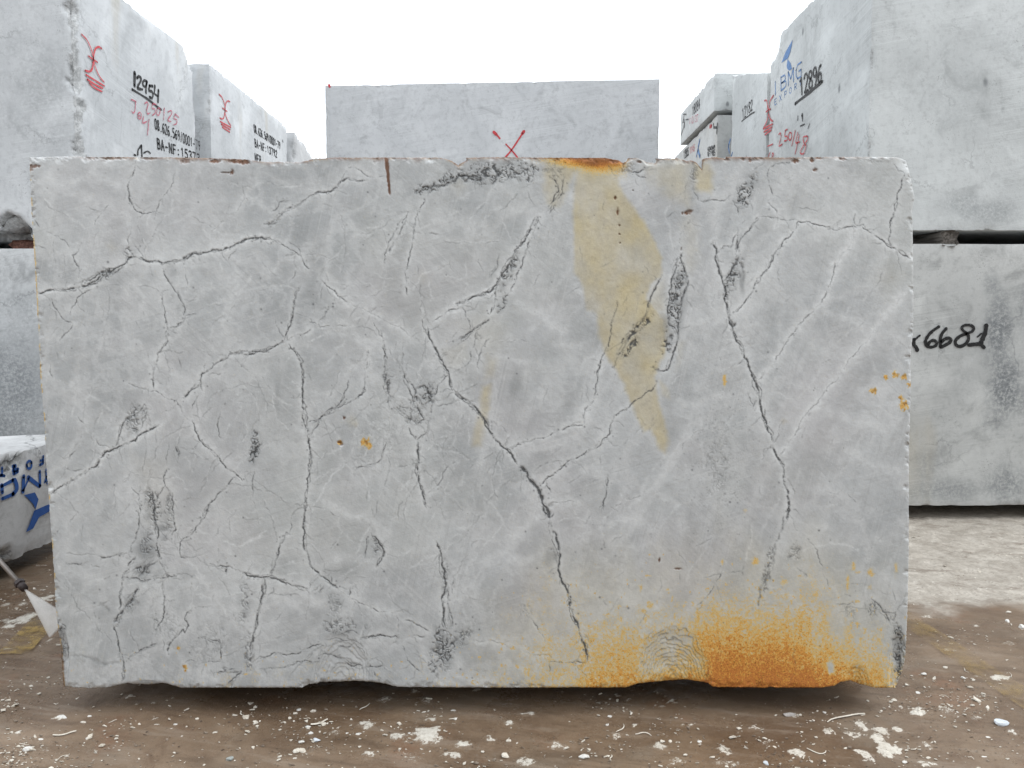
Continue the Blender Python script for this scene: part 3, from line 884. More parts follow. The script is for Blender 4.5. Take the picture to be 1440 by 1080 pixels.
for zn in ZONES.replace("\n", "|").split("|"):
    if not zn.strip(): continue
    cx, cy, rx, ry, an, st, sc = map(float, zn.split())
    R = max(rx, ry) * 1.5
    js, is_ = window(cx - R, cx + R, cy - R, cy + R)
    X, Y = Xp[js, is_], Yp[js, is_]
    c, s = math.cos(math.radians(an)), math.sin(math.radians(an))
    u, v = ((X - cx) * c + (Y - cy) * s), (-(X - cx) * s + (Y - cy) * c)
    m = np.hypot(u / rx, v / ry) + 0.45 * fbm(X / 14, Y / 14, seed=3, octaves=4)
    m = sstep(1.15, 0.25, m)
    sd = int(cx * 7 + cy)
    wx = 7 * fbm(X / 9, Y / 9, seed=sd, octaves=3); wy = 7 * fbm(X / 9, Y / 9, seed=sd + 5, octaves=3)
    r1 = 1 - np.abs(vnoise((u + wx) / 5.0, (v + wy) / 8.0, seed=sd + 1)) * 5.0
    r2 = 1 - np.abs(vnoise((u + wy) / 2.6, (v + wx) / 3.8, seed=sd + 2)) * 4.0
    nt = np.maximum(np.clip(r1, 0, 1), np.clip(r2, 0, 1) * 0.8)
    gate = sstep(-.25, .5, vnoise(X / 5.0, Y / 5.0, seed=sd + 3) + (m - .45))
    cc = np.clip(1.55 * st * m * nt * gate, 0, 1)
    crack[js, is_] = np.maximum(crack[js, is_], cc * .95)
    smear[js, is_] = np.maximum(smear[js, is_], st * m * .55 * (0.4 + 0.6 * sstep(-.5, .6, vnoise(X / 7, Y / 7, seed=sd + 4))))
    relief[js, is_] += cc * 0.003
    pale[js, is_] = np.maximum(pale[js, is_], m * .5 * (1 - nt) * sstep(-.2, .5, vnoise(X / 9, Y / 9, seed=sd + 8)))

# soft grey bruises: cx cy rx ry angle strength
for cx, cy, rx, ry, an, st in [(205,775,17,16,0,.6),(200,800,12,14,30,.55),(226,743,9,5,0,.6),(935,455,11,22,10,.6),(958,440,7,40,8,.45),(905,450,16,7,-40,.6),(1043,396,4,18,-5,.6),
        (428,520,9,40,0,.22),(390,560,5,30,0,.3),(725,540,9,24,10,.35),(805,560,14,30,20,.25),(240,380,9,18,0,.25),(420,430,40,30,0,.2),(420,320,14,40,15,.25),(290,680,40,34,0,.22),(245,640,30,30,0,.18),
        (395,795,14,14,0,.25),(480,805,24,14,0,.3),(470,590,30,60,0,.12),(640,650,26,50,10,.22),(760,650,50,14,-25,.25),(330,250,40,20,0,.15),(445,370,10,36,10,.25),(1130,460,60,80,0,.1),(560,420,40,60,0,.12),(160,395,12,20,0,.2),
        (155,860,20,30,0,.2),(205,895,50,40,0,.15),(136,935,12,14,0,.35),(230,755,9,6,0,.4),(772,785,7,14,0,.35),(905,635,40,60,25,.1),(680,700,26,50,30,.15),(460,225,40,8,0,.2)]:
    R = max(rx, ry) * 2
    js, is_ = window(cx - R, cx + R, cy - R, cy + R); X, Y = Xp[js, is_], Yp[js, is_]
    c, s = math.cos(math.radians(an)), math.sin(math.radians(an))
    m = np.hypot(((X - cx) * c + (Y - cy) * s) / rx, (-(X - cx) * s + (Y - cy) * c) / ry) + .4 * fbm(X / 20, Y / 20, seed=8, octaves=4)
    smear[js, is_] = np.maximum(smear[js, is_], st * sstep(1.4, .2, m))

# --- iron staining
def poly_sd(pts, X, Y):                                       # signed distance to a polygon (negative inside), pixels
    d = np.full(X.shape, 1e9, np.float32); ins = np.zeros(X.shape, bool)
    for (x0, y0), (x1, y1) in zip(pts, pts[1:] + pts[:1]):
        dx, dy = x1 - x0, y1 - y0
        t = np.clip(((X - x0) * dx + (Y - y0) * dy) / (dx * dx + dy * dy + 1e-6), 0, 1)
        d = np.minimum(d, np.hypot(X - x0 - t * dx, Y - y0 - t * dy))
        ins ^= ((y0 > Y) != (y1 > Y)) & (X < dx * (Y - y0) / (dy + 1e-9) + x0)
    return np.where(ins, -d, d)
def stain(pts, st, soft, warp=2.0, seed=1):
    xs, ys = [p[0] for p in pts], [p[1] for p in pts]
    js, is_ = window(min(xs) - soft - 8, max(xs) + soft + 8, min(ys) - soft - 8, max(ys) + soft + 8)
    X, Y = Xp[js, is_], Yp[js, is_]
    sd = poly_sd(pts, X, Y) + warp * 1.5 * fbm(X / 11, Y / 11, seed=seed, octaves=5, gain=.65)
    v = st * sstep(soft * 1.6, -soft * 2.2, sd) * (0.86 + .45 * fbm(X / 26, Y / 40, seed=seed + 4))
    ochre[js, is_] = np.maximum(ochre[js, is_], v)
stain([(812,238),(807,262),(806,330),(807,382),(813,392),(820,405),(826,437),(838,442),(841,470),(851,500),(866,518),(877,542),(892,580),(905,608),(915,605),(927,632),(936,640),(941,620),(936,592),(926,560),(921,532),(928,512),(936,496),(938,478),(934,452),(922,432),(910,420),(915,400),(931,390),(931,360),(922,340),(906,310),(890,290),(877,272),(870,252),(866,230),(845,224),(822,230)], .92, 2.2, 2.2, 1)
stain([(852,478),(868,500),(884,520),(905,490),(918,468),(938,470),(934,440),(918,436),(905,448),(900,462),(880,480)], .7, 6, 4, 2)
stain([(908,440),(916,402),(934,392),(938,398),(934,440)], .45, 4, 3, 3)
stain([(766,228),(764,262),(768,288),(775,293),(788,290),(800,268),(808,246),(838,232),(838,223),(768,223)], .85, 4, 4, 4)
stain([(960,312),(970,296),(980,320),(982,370),(972,384),(962,372)], .32, 7, 5, 5)
stain([(976,228),(978,268),(1000,272),(1004,250),(998,228)], .75, 4, 3, 6)
stain([(955,482),(962,480),(958,512),(950,520)], .35, 4, 2, 7)
stain([(900,225),(960,225),(972,230),(970,290),(940,280),(910,245)], .42, 8, 6, 8)
stain([(926,532),(942,548),(943,562),(930,556)], .45, 2, 1, 9)
stain([(678,543),(690,540),(688,576),(681,610),(677,627),(664,628),(667,600),(673,580)], .85, 3, 2, 10)
stain([(684,500),(700,505),(694,528),(682,532)], .5, 5, 3, 11)
stain([(620,492),(655,480),(662,505),(640,520),(625,512)], .12, 3, 2, 12)
stain([(640,455),(680,430),(720,460),(700,500),(680,500)], .10, 8, 4, 13)
stain([(185,640),(240,640),(245,740),(205,740)], .10, 8, 5, 14)
for (x, y, r, s) in [(645,262,10,.3),(157,347,8,.2),(595,390,10,.15),(1250,390,20,.15),(1102,592,4,.6),(494,592,7,.5),(500,596,4,.6)]:
    stain([(x - r, y), (x, y - r), (x + r, y), (x, y + r)], s, r * .6, 2, int(x))
# the bloom of rust spreading up from the foot
g = fbm(Xp / 60, Yp / 60, seed=21, octaves=4); gx = fbm(Xp / 22, Yp / 70, seed=22, octaves=3)
gf = fbm(Xp / 2.3, Yp / 2.3, seed=23, octaves=3, gain=.8); gm = fbm(Xp / 9, Yp / 12, seed=26, octaves=3)
ytop = np.interp(Xp, [560, 640, 700, 760, 830, 900, 960, 1010, 1060, 1110, 1150, 1200, 1240, 1280], [965, 925, 890, 850, 822, 812, 812, 803, 800, 800, 812, 836, 862, 882])
yfull = np.interp(Xp, [560, 640, 760, 850, 900, 960, 1010, 1080, 1150, 1200, 1240, 1280], [1300, 1240, 1130, 1045, 1010, 972, 948, 940, 955, 990, 1030, 1080])
r0 = (Yp - ytop) / (yfull - ytop)
rust = np.clip(np.sign(r0) * np.abs(r0) ** 1.45 + .10 * g + .13 * gx + .10 * gm, 0, 1.1)
rust = np.clip(rust * (1.0 + 0.9 * gf * (1 - .38 * rust)) + .16 * gf, 0, 1)
speck = sstep(.22, .55, vnoise(Xp / 4.2, Yp / 6.0, seed=24) + .5 * vnoise(Xp / 2.2, Yp / 2.2, seed=25) + 1.15 * np.clip(r0 + .42, 0, 1) - 1.02) * sstep(-.95, -.1, r0)
rust = np.maximum(rust, speck * .36)
for x, y, rx, ry, st in [(1048,718,4,4,.35),(1062,789,6,7,.65),(1200,796,4,8,.5),(1192,818,3,14,.55),(1207,805,5,3,.5),(1225,806,6,7,.6),(1260,800,3,12,.5),(1102,818,6,7,.5),(1147,836,5,8,.55),(982,868,5,14,.7),(1016,790,3,4,.6),
        (901,827,3,6,.55),(915,852,7,5,.55),(850,877,6,6,.55),(876,890,6,8,.6),(1196,895,7,5,.55),(1223,825,4,4,.4),(1000,878,3,8,.4),(1176,882,4,9,.5),(1019,534,3.2,10,.72),(868,950,20,10,.5),(760,843,4,4,.35),(742,850,3,10,.3)]:
    rust = np.maximum(rust, st * .72 * sstep(1.45, .1, np.hypot((Xp - x) / rx, (Yp - y) / ry) + .35 * vnoise(Xp / 3, Yp / 3, seed=31)))
wash = fbm(Xp / 7, Yp / 16, seed=41, octaves=3)
rust *= 1 - .85 * sstep(1.2, .3, np.hypot((Xp - 1168) / 7, (Yp - 937) / 14) + .3 * wash)          # pale washed streaks
rust *= 1 - .35 * sstep(1.3, .2, np.hypot((Xp - 1148) / 10, (Yp - 905) / 40) + .4 * wash)
rust *= 1 - .55 * sstep(1.3, .2, np.hypot((Xp - 1178) / 16, (Yp - 878) / 30) + .4 * wash)
rust *= 1 - .8 * sstep(1.3, .4, np.hypot((Xp - 1262) / 9, (Yp - 915) / 30) + .4 * wash)
# rusty top rim
rim = np.interp(Xp, [41, 90, 130, 300, 340, 370, 420, 440, 520, 620, 640, 660, 760, 800, 830, 870, 900, 960, 980, 1020, 1100, 1180, 1290], [.3, .1, .75, .8, .9, .6, .55, .8, .8, .8, .9, .8, .9, 1, 1.1, 1.1, .5, .9, .9, .9, .9, .5, .15])
dtop = Yp - yt
rimw = 2.4 + 3.2 * sstep(-.2, .8, fbm(Xp / 14, np.zeros_like(Xp), seed=51, octaves=4))
brown = np.clip(rim * np.exp(-(dtop / rimw) ** 2) * sstep(-.55, .2, fbm(Xp / 8, Yp / 4, seed=52, octaves=4) + (rim - .55)), 0, 1)
hot = 1.1 * np.exp(-((Xp - 843) / 29) ** 2) * sstep(38, 4, dtop + 12 * g + 6 * gf) + .75 * np.exp(-((Xp - 805) / 42) ** 2) * sstep(20, 1, dtop + 7 * g)
hot += .75 * np.exp(-((Xp - 866) / 9) ** 2) * sstep(12, 0, dtop)
rust = np.maximum(rust, np.clip(hot * (.95 + .3 * gf), 0, 1)); brown = np.maximum(brown, .8 * np.clip(np.exp(-((Xp - 842) / 32) ** 2) * sstep(18, 2, dtop + 8 * gm), 0, 1))
rust = np.maximum(rust, .22 * np.exp(-(dtop / 4.5) ** 2) * np.clip(rim, 0, 1) * sstep(-.3, .5, gm + .2))
# brown drip marks, nail-like stains, dark spots: x y rx ry strength
for x, y, rx, ry, st in [(47,234,10,2.5,.9),(44,238,4,3,.8),(326,243,3,4,1),(318,243,8,1,.6),(302,227,9,3,1),(335,227,16,3.5,1.2),(345,228,8,4,1),(262,226,6,4,.8),(255,224,3,6,.7),(160,223,18,2,.8),(210,223,14,2,.7),(130,222,8,3,.5),
        (1118,226,5,3.5,1),(1146,239,3.5,3,1),(1150,222,8,2.5,1),(1142,225,3,3,1),(1055,226,3,4,.9),(1045,224,3,2,.8),(1185,223,5,3,.8),(865,226,8,4,1),(862,224,4,6,1),(900,228,4,2,.8),(965,300,6,2.6,1),(970,297,4,2,.8),
        (865.5,278,2,3,1),(868.5,298,1.8,5,1),(871,317,1.6,1.6,.9),(871,329,1.6,1.6,.9),(872,342,1,1,.6),(890,268,1,1,.5),(484,588,2,3,1),(478,622,4,2,.9),(927,788,1.5,4,.9),(953,800,5,1.6,.9),(480,625,3,2,.7),(958,350,1,3,.5)]:
    m = sstep(1.3, .4, np.hypot((Xp - x) / rx, (Yp - y) / ry) + .45 * vnoise(Xp / 2.2, Yp / 2.2, seed=61))
    brown = np.maximum(brown, np.clip(st, 0, 1) * m)
    relief += 0.004 * m
for x, y, r in [(1246,530.5,3.2),(1259,527,4.5),(1271,530,4.2),(1228,550,5),(1270,569,6.5),(1279,541,3.5),(514,622,6.5),(518,626,5),(478,622,3.5),(260,938,3.5),(251,911,3),(1267,560,3.5),(260,943,2.2)]:
    m = sstep(1.35, .35, np.hypot((Xp - x) / r, (Yp - y) / (r * 1.15)) + .6 * vnoise(Xp / 2.4, Yp / 2.4, seed=int(x)))
    rust = np.maximum(rust, .58 * m); brown = np.maximum(brown, .62 * m * sstep(0, .5, vnoise(Xp / 3, Yp / 3, seed=int(x) + 1)))
# the drill groove with rust in it, and the browned left edge
gy = (Yp - 221) / 54.0; gcx = 543 + gy * 5.5; gw = 3.5 - 2.0 * np.clip(gy, 0, 1)
m = sstep(1.25, .6, np.abs(Xp - gcx) / gw + .25 * vnoise(Xp / 2, Yp / 3, seed=71)) * sstep(1.03, .93, gy)
brown = np.maximum(brown, m); relief += 0.004 * m
dl = Xp - xl
m = sstep(3.2, .3, dl) * sstep(.1, .6, fbm(Yp / 9, np.zeros_like(Yp), seed=72, octaves=3) + np.interp(Yp, [221, 330, 350, 470, 520, 600, 640, 780, 900, 920, 965], [0, 0, .55, .5, .2, .45, .1, .1, .3, 1, .9]))
rust = np.maximum(rust, .42 * m); brown = np.maximum(brown, m * np.maximum(sstep(880, 925, Yp), .55 * sstep(.2, .6, fbm(Xp / 3, Yp / 3, seed=77))))
m = sstep(5, 1, np.abs(Xp - (85.5 + (Yp - 915) * .07))) * sstep(915, 925, Yp) * sstep(958, 950, Yp) * sstep(-.3, .3, vnoise(Xp / 2.5, Yp / 5, seed=73))
brown = np.maximum(brown, m)
# dark pin-holes
for _ in range(260):
    x, y = rng.uniform(60, 1270), rng.uniform(235, 955); r = rng.uniform(.6, 1.5)
    js, is_ = window(x - 4, x + 4, y - 4, y + 4)
    crack[js, is_] = np.maximum(crack[js, is_], rng.uniform(.25, .8) * np.exp(-(np.hypot(Xp[js, is_] - x, Yp[js, is_] - y) / r) ** 2))
for _ in range(520):
    x, y = rng.gauss(1010, 26), rng.gauss(650, 60); r = rng.uniform(.5, 1.0)
    js, is_ = window(x - 4, x + 4, y - 4, y + 4)
    crack[js, is_] = np.maximum(crack[js, is_], rng.uniform(.1, .4) * np.exp(-(np.hypot(Xp[js, is_] - x, Yp[js, is_] - y) / r) ** 2))

film = sstep(-1.5, .3, (Yp - ytop) / 60 + .6 * gx + .4 * g) * sstep(1300, 1180, Xp) * sstep(600, 760, Xp)
ochre = np.maximum(ochre, .26 * film)
# --- conchoidal breaks with stepped ripples at the foot
def scar(cx, cy, rx, ry, depth, n, lo=.0, ang0=None, hue=.28):
    global relief, crack
    ex = np.hypot((Xp - cx) / rx, (Yp - cy) / ry) + .09 * fbm(Xp / 16, Yp / 16, seed=int(cx), octaves=4)
    ins = np.clip(1 - ex, 0, 1)
    ph = ins * n + .9 * fbm(Xp / 24, Yp / 18, seed=int(cx) + 2, octaves=4)
    st = np.floor(ph) + sstep(.0, .28, ph - np.floor(ph))
    on = sstep(0, .22, ins)
    relief = relief + on * depth * (0.04 + .96 * st / n * (1 + .2 * fbm(Xp / 8, Yp / 8, seed=int(cx) + 7)))
    line = np.exp(-(((ph - np.floor(ph)) - .10) / .09) ** 2) * sstep(0, .06, ins) * sstep(.0, .4, .5 + fbm(Xp / 12, Yp / 9, seed=int(cx) + 4, octaves=3))
    crack = np.maximum(crack, line * hue * (1 - .5 * ins))
    return on
s1 = scar(481, 972, 46, 88, .014, 10, hue=.34)
s2 = scar(946, 972, 58, 96, .022, 15, hue=.5)
s3 = scar(1205, 970, 20, 38, .014, 5, hue=.25)
s4 = scar(205, 972, 34, 16, .012, 4); s5 = scar(500, 974, 64, 20, .012, 3)
s6 = scar(1264, 945, 15, 62, .03, 5, hue=.45)
s7 = scar(86, 935, 13, 55, .035, 4, hue=.4)
rust = rust * (1 - s2 * np.clip(.48 - .35 * sstep(935, 965, Yp) + .3 * gm, 0, 1))
pale = np.maximum(pale, .35 * s1)
rust = np.maximum(rust, .30 * s5 * sstep(948, 964, Yp) * sstep(0, .5, gm + .3))

# --- position, edges, relief
dx_, dy_, dz_ = ray(Xp, Yp)
tt = YF / dy_
dedge = np.minimum(np.minimum(Xp - xl, xr - Xp), np.minimum(Yp - yt, yb - Yp))
en = sstep(-.2, .7, fbm(Xp / 12, Yp / 12, seed=81, octaves=5, gain=.6))
wear = (0.002 + .010 * en) * np.clip(1 - dedge / (3 + 9 * en), 0, 1) ** 1.7
cor = sstep(26, 0, np.hypot(Xp - 1282, Yp - 222)) * .02
relief = relief + wear + cor + .0016 * fbm(Xp / 55, Yp / 55, seed=82, octaves=4) + .0004 * fbm(Xp / 4, Yp / 4, seed=83, octaves=3)
pale = np.maximum(pale, .75 * sstep(2.6, .2, dtop) * sstep(-.1, .3, fbm(Xp / 10, np.zeros_like(Xp), seed=84)))
tt = (YF + relief) / dy_
G = np.stack([dx_ * tt, YF + relief, EYE + dz_ * tt], -1)
# the rest of the body: rings from the rim of the face back to the far face
loop = np.concatenate([G[0, :-1], G[:-1, -1], G[-1, :0:-1], G[:0:-1, 0]])
n0 = len(loop); NR = 26
cen = loop.mean(0); ver = [G.reshape(-1, 3)]; fac = [quads(NJ, NI)]
idx = np.arange(NI * NJ).reshape(NJ, NI)
prev = np.concatenate([idx[0, :-1], idx[:-1, -1], idx[-1, :0:-1], idx[:0:-1, 0]])
off = NI * NJ
loopk = np.stack([np.clip(loop[:, 0], -1.63, 1.33), loop[:, 1], np.clip(loop[:, 2], .135, 1.925)], 1)
for r in range(1, NR + 1):
    f = (r / NR) ** 1.6
    k = min(1, r / 3)
    P = loop * (1 - k) + loopk * k
    P[:, 1] = loop[:, 1] * (1 - f) + (YF + DEPTH) * f
    rn = .012 * fbm(P[:, 0] * 5, P[:, 1] * 5, P[:, 2] * 5, 91, 5) * min(1, r / 2)
    dirn = P - cen; dirn[:, 1] = 0; dirn /= np.linalg.norm(dirn, axis=1, keepdims=True)
    P = P + dirn * rn[:, None]
    ver.append(P); cur = np.arange(off, off + n0); off += n0
    fac.append(np.stack([prev, np.roll(prev, -1), np.roll(cur, -1), cur], 1)[:, ::-1].copy()); prev = cur
ver.append(np.array([[cen[0], YF + DEPTH + .01, cen[2]]]))
capf = np.stack([prev, np.roll(prev, -1), np.full(n0, off), np.full(n0, off)], 1)
V = np.concatenate(ver)
Z = np.zeros(len(V) - NI * NJ, np.float32)
def full(a): return np.concatenate([np.clip(a, 0, 1).astype(np.float32).ravel(), Z])
fa = np.concatenate(fac)
# front material: the marks above are fields of the stone itself; grain, clouds and saw marks come from nodes
def front_marble():
    b = NB("sawn_grey_marble", 0.55, 0.4)
    v = b.coord()
    A, B_ = b.sep(b.attr("marks").outputs["Color"]), b.sep(b.attr("stains").outputs["Color"])
    wv = b.vadd(v, b.noise(v, 2.2, 4, col=True), 0.35)
    n1 = b.noise(wv, 2.1, 5, 0.6); n2 = b.noise(wv, 7.5, 6, 0.65, .4); n3 = b.noise(v, 55, 5, 0.7)
    col = b.mix(b.rng(n1, 0.34, 0.68), (0.435, 0.457, 0.468), (0.540, 0.562, 0.571))
    cell = b.voro(b.vadd(v, b.noise(v, 3.2, 5, .6, col=True), .5), 3.6, 'DISTANCE_TO_EDGE')
    col = b.mix(b.rng(cell, 0.0, 0.16, .45, 0.0), col, (0.665, 0.68, 0.683))
    tone = b.voro(b.vadd(v, b.noise(v, 3.2, 5, .6, col=True), .5), 3.6, 'F1', "Color")
    col = b.mix(b.rng(b.sep(tone)[0], .35, .9, 0, .3), col, (0.345, 0.360, 0.370))
    col = b.mix(b.rng(n2, .5, .74, 0, .42), col, (0.35, 0.36, 0.362))
    col = b.mix(b.rng(n2, .26, .44, .35, 0), col, (0.62, 0.63, 0.626))
    cell2 = b.voro(b.vadd(v, b.noise(v, 6.0, 6, .65, col=True), .34), 5.6, 'DISTANCE_TO_EDGE')
    gate2 = b.rng(b.noise(b.coord(off=(2, 0, 6)), 1.6, 3), .40, .60, .1, 1.0)
    col = b.mix(b.math('MULTIPLY', b.rng(cell2, 0.0, 0.13, .42, 0.0), gate2), col, (0.685, 0.705, 0.712))
    cell3 = b.voro(b.vadd(v, b.noise(v, 9.0, 6, .7, col=True), .22), 11.0, 'DISTANCE_TO_EDGE')
    col = b.mix(b.math('MULTIPLY', b.rng(cell3, 0.0, 0.07, .16, 0.0), b.rng(b.noise(b.coord(off=(7, 0, 3)), 2.2, 3), .46, .62)), col, (0.685, 0.705, 0.712))
    sl = b.noise(b.coord(scale=(6, 1, .9), vec=b.coord(rot=(0, -.55, 0))), 1.6, 5, .6)
    xyz = b.n.new("ShaderNodeSeparateXYZ"); b.l.new(v, xyz.inputs[0])
    col = b.mix(b.math('MULTIPLY', b.rng(sl, .50, .70, 0, .62), b.rng(xyz.outputs[0], -.35, .5, .35, 1.0)), col, (0.66, 0.677, 0.682))
    col = b.mix(b.math('MULTIPLY', b.rng(sl, .30, .46, .5, 0), b.rng(xyz.outputs[0], -.35, .5, .3, 1.0)), col, (0.40, 0.415, 0.42))
    col = b.mix(b.rng(n3, .45, .72, 0, .24), col, (0.31, 0.317, 0.318))
    col = b.mix(b.rng(n3, .3, .46, .16, 0), col, (0.70, 0.708, 0.705))
    tint = b.noise(v, 1.5, 3, col=False)
    col = b.mix(b.rng(tint, .5, .7, 0, .35), col, (0.50, 0.485, 0.497))
    col = b.mix(b.rng(b.noise(b.coord(off=(4, 4, 4)), 1.2, 3), .5, .7, 0, .4), col, (0.465, 0.485, 0.463))
    # saw marks: two families of faint scratches, present in patches
    for rot, sx, off in ((0.30, 1.2, 0), (-0.75, 1.6, 3), (1.35, 1.2, 7)):
        sv = b.coord(off=(off, 0, off), scale=(sx, 1, 170), vec=b.coord(rot=(0, rot, 0)))
        sm = b.noise(sv, 1.0, 3, .6)
        gate = b.rng(b.noise(b.coord(off=(off, off, 1)), 2.4, 2), .43, .58, 0, .32)
        col = b.mix(b.math('MULTIPLY', b.rng(sm, .52, .72), gate), col, (0.62, 0.625, 0.62))
        col = b.mix(b.math('MULTIPLY', b.rng(sm, .28, .46, 1, 0), b.math('MULTIPLY', gate, .6)), col, (0.26, 0.265, 0.265))
    col = b.mix(b.math('MULTIPLY', A[1], b.rng(b.noise(v, 60, 5, .7), .3, .62, .40, 1.0)), col, (0.735, 0.755, 0.76))
    col = b.mix(b.math('MULTIPLY', B_[2], .85), col, (0.155, 0.165, 0.172))
    och = b.mix(b.rng(n2, .35, .7), (0.60, 0.515, 0.295), (0.50, 0.42, 0.225))
    och = b.mix(b.rng(n3, .42, .7, 0, .35), och, (0.36, 0.28, 0.14))
    col = b.mix(b.math('MULTIPLY', A[2], b.rng(n2, .25, .7, .92, .68)), col, och)
    gr = b.noise(v, 270, 3, .8)
    ru = b.n.new("ShaderNodeValToRGB")
    cr = ru.color_ramp; cr.elements[0].position = 0; cr.elements[0].color = (0.53, 0.515, 0.43, 1)
    cr.elements[1].position = 1; cr.elements[1].color = (0.52, 0.155, 0.008, 1)
    for p, c in ((.3, (0.66, 0.53, 0.26, 1)), (.50, (0.72, 0.44, 0.10, 1)), (.74, (0.70, 0.30, 0.022, 1))):
        e = cr.elements.new(p); e.color = c
    R = b.math('ADD', B_[0], b.math('MULTIPLY', b.math('SUBTRACT', gr, .5), 1.5))
    b.l.new(R, ru.inputs[0])
    col = b.mix(b.rng(b.math('ADD', B_[0], b.math('MULTIPLY', b.math('SUBTRACT', gr, .5), .60)), .04, .40, 0, .93), col, ru.outputs[0])
    col = b.mix(b.math('MULTIPLY', b.rng(b.noise(v, 210, 3), .56, .66, 0, .75), b.rng(B_[0], .25, .7)), col, (0.17, 0.07, 0.012))
    brn = b.mix(gr, (0.055, 0.024, 0.011), (0.26, 0.10, 0.032))
    col = b.mix(b.math('MULTIPLY', B_[1], .92), col, brn)
    ck = b.math('MULTIPLY', A[0], b.rng(b.noise(v, 150, 4, .75), .30, .54, .42, 1.05))
    col = b.mix(b.math('MINIMUM', b.math('MULTIPLY', ck, 1.22), .93), col, (0.070, 0.074, 0.077))
    b.base(col)
    b.rough(b.rng(n2, .3, .7, .48, .66))
    h = b.math('ADD', b.math('MULTIPLY', n3, .5), b.noise(v, 170, 3, .7))
    b.bump(h, .22, .004)
    return b.m
FRONT = front_marble()
pmin = [-.15, YF + .9, .13]
big = mesh_obj("marble_block", V, fa, FRONT, loc=pmin, smooth=True, attrs={
    "marks": np.stack([full(crack), full(pale), full(ochre)], 1),
    "stains": np.stack([full(rust), full(brown), full(smear)], 1)})
tag(big, "big grey veined marble block in front, with yellow and orange rust stains", "stone block")
cap = mesh_obj("back_face", np.concatenate([ver[-2], ver[-1]]), [(i, n0, (i + 1) % n0) for i in range(n0)], FRONT, parent=big)
del G, V, fa, ver, fac
def stone_mat(name, a, c):
    b = NB(name, .6, .35); v = b.coord(); n = b.noise(v, 40, 6, .7)
    b.base(b.mix(b.rng(n, .35, .65), a, c)); b.bump(n, .4, .005); return b.m
# ------------------------------------------------------------------ ground
def gz(x, y):
    return (.009 * fbm(x * 1.1, y * 1.1, seed=201, octaves=3) + .005 * fbm(x * 5, y * 7, seed=202, octaves=4)
            + .0022 * fbm(x * 30, y * 30, seed=203, octaves=3))
def spread(a, b, step, far, n):
    core = np.arange(a, b, step); k = step * 3 * (np.geomspace(1, far / step / 3, n))
    return np.concatenate([a - k[::-1], core, b + k])
gx_ = spread(-2.7, 3.6, .011, 150, 26); gy_ = spread(2.05, 5.0, .011, 400, 34)
GX, GY = np.meshgrid(gx_, gy_)
near = sstep(40, 8, np.hypot(GX, GY))
GZ = gz(GX, GY) * near
slur = np.zeros_like(GX, np.float32)
# dried white slurry and splashes: photo x, y, half-width, half-height in pixels, strength
for px, py, rx, ry, st in [(600,1034,24,20,1),(575,1062,22,10,.5),(515,1018,13,8,.8),(557,1034,16,6,.7),(657,1046,22,7,.8),(716,1018,9,7,.8),(783,1048,16,8,.7),(540,984,14,5,.6),(600,986,16,5,.6),(520,1060,16,7,.7),(863,1033,18,6,.6),
        (1247,1055,17,16,1),(1240,1030,12,12,.9),(1212,1022,8,14,.8),(1218,1065,14,9,.9),(1205,1035,16,9,.7),(1290,1001,20,7,.9),(1268,996,7,4,.8),(1332,1000,14,8,.6),(1405,953,18,5,.9),(1305,1052,10,9,.6),(1370,1007,9,9,.5),(1425,1031,12,8,.6),
        (1018,1058,16,10,.7),(1075,1045,10,7,.7),(1030,1075,30,8,.5),(1115,1005,10,6,.5),(1375,953,10,3,.5),(1335,915,12,3,.5),(1300,868,14,3,.6),(1355,895,12,3,.4),(1420,905,12,3,.5),
        (30,872,24,8,.8),(12,882,10,3,.9),(45,866,14,6,.8),(66,842,9,6,.9),(12,912,8,2,.7),(70,900,3,6,.7),(30,850,10,4,.6),(10,850,7,3,.7),(60,830,10,2,.6),(50,818,7,3,.5),(55,795,14,2,.5),(20,830,6,2,.5),
        (80,1012,10,4,.7),(60,1055,14,4,.5),(150,1075,16,4,.5),(430,1062,50,16,.35),(330,1060,30,8,.3),(250,1052,16,6,.3),(950,1072,22,6,.6),(890,1008,8,5,.5),(640,1060,18,7,.8),(745,1070,20,7,.7),(930,1050,12,7,.7),(1060,1020,10,6,.7),(1120,1060,14,7,.8),(1165,1030,12,6,.8),(690,1040,12,6,.7),(470,1030,14,6,.6),(1260,1025,10,5,.8),(1300,1075,20,7,.7),(1235,1040,10,10,.9)]:
    p = on_z(np.array([px, px + rx, px]), np.array([py, py, py + ry]))
    cx, cy = p[0, :2]; ax = abs(p[1, 0] - cx); ay = abs(p[2, 1] - cy)
    ii = np.searchsorted(gx_, [cx - 2.2 * ax, cx + 2.2 * ax]); jj = np.searchsorted(gy_, [cy - 2.2 * ay, cy + 2.2 * ay])
    sl = (slice(*jj), slice(*ii)); X, Y = GX[sl], GY[sl]
    if X.size == 0: continue
    m = np.hypot((X - cx) / ax, (Y - cy) / ay) + 1.0 * fbm(X * 30, Y * 36, seed=int(px), octaves=4, gain=.65)
    slur[sl] = np.maximum(slur[sl], st * sstep(1.25, .25, m))
dry = sstep(.0, .35, (GY - 3.34) * 1.9 + .5 * fbm(GX * 2.2, GY * 3.5, seed=211, octaves=5, gain=.6)) * sstep(1.2, 1.5, GX)
splat = sstep(.47, .56, fbm(GX * 17, GY * 21, seed=213, octaves=4, gain=.6) + .22 * fbm(GX * 2, GY * 2, seed=214) - .05) * sstep(4.6, 3.5, GY) * .75
slur = np.maximum(slur, splat * near)
GZ = GZ + .004 * slur * near + dry * near * (.012 * np.abs(fbm(GX * 7, GY * 9, seed=231, octaves=5, gain=.6)) + .004 * fbm(GX * 40, GY * 40, seed=232))
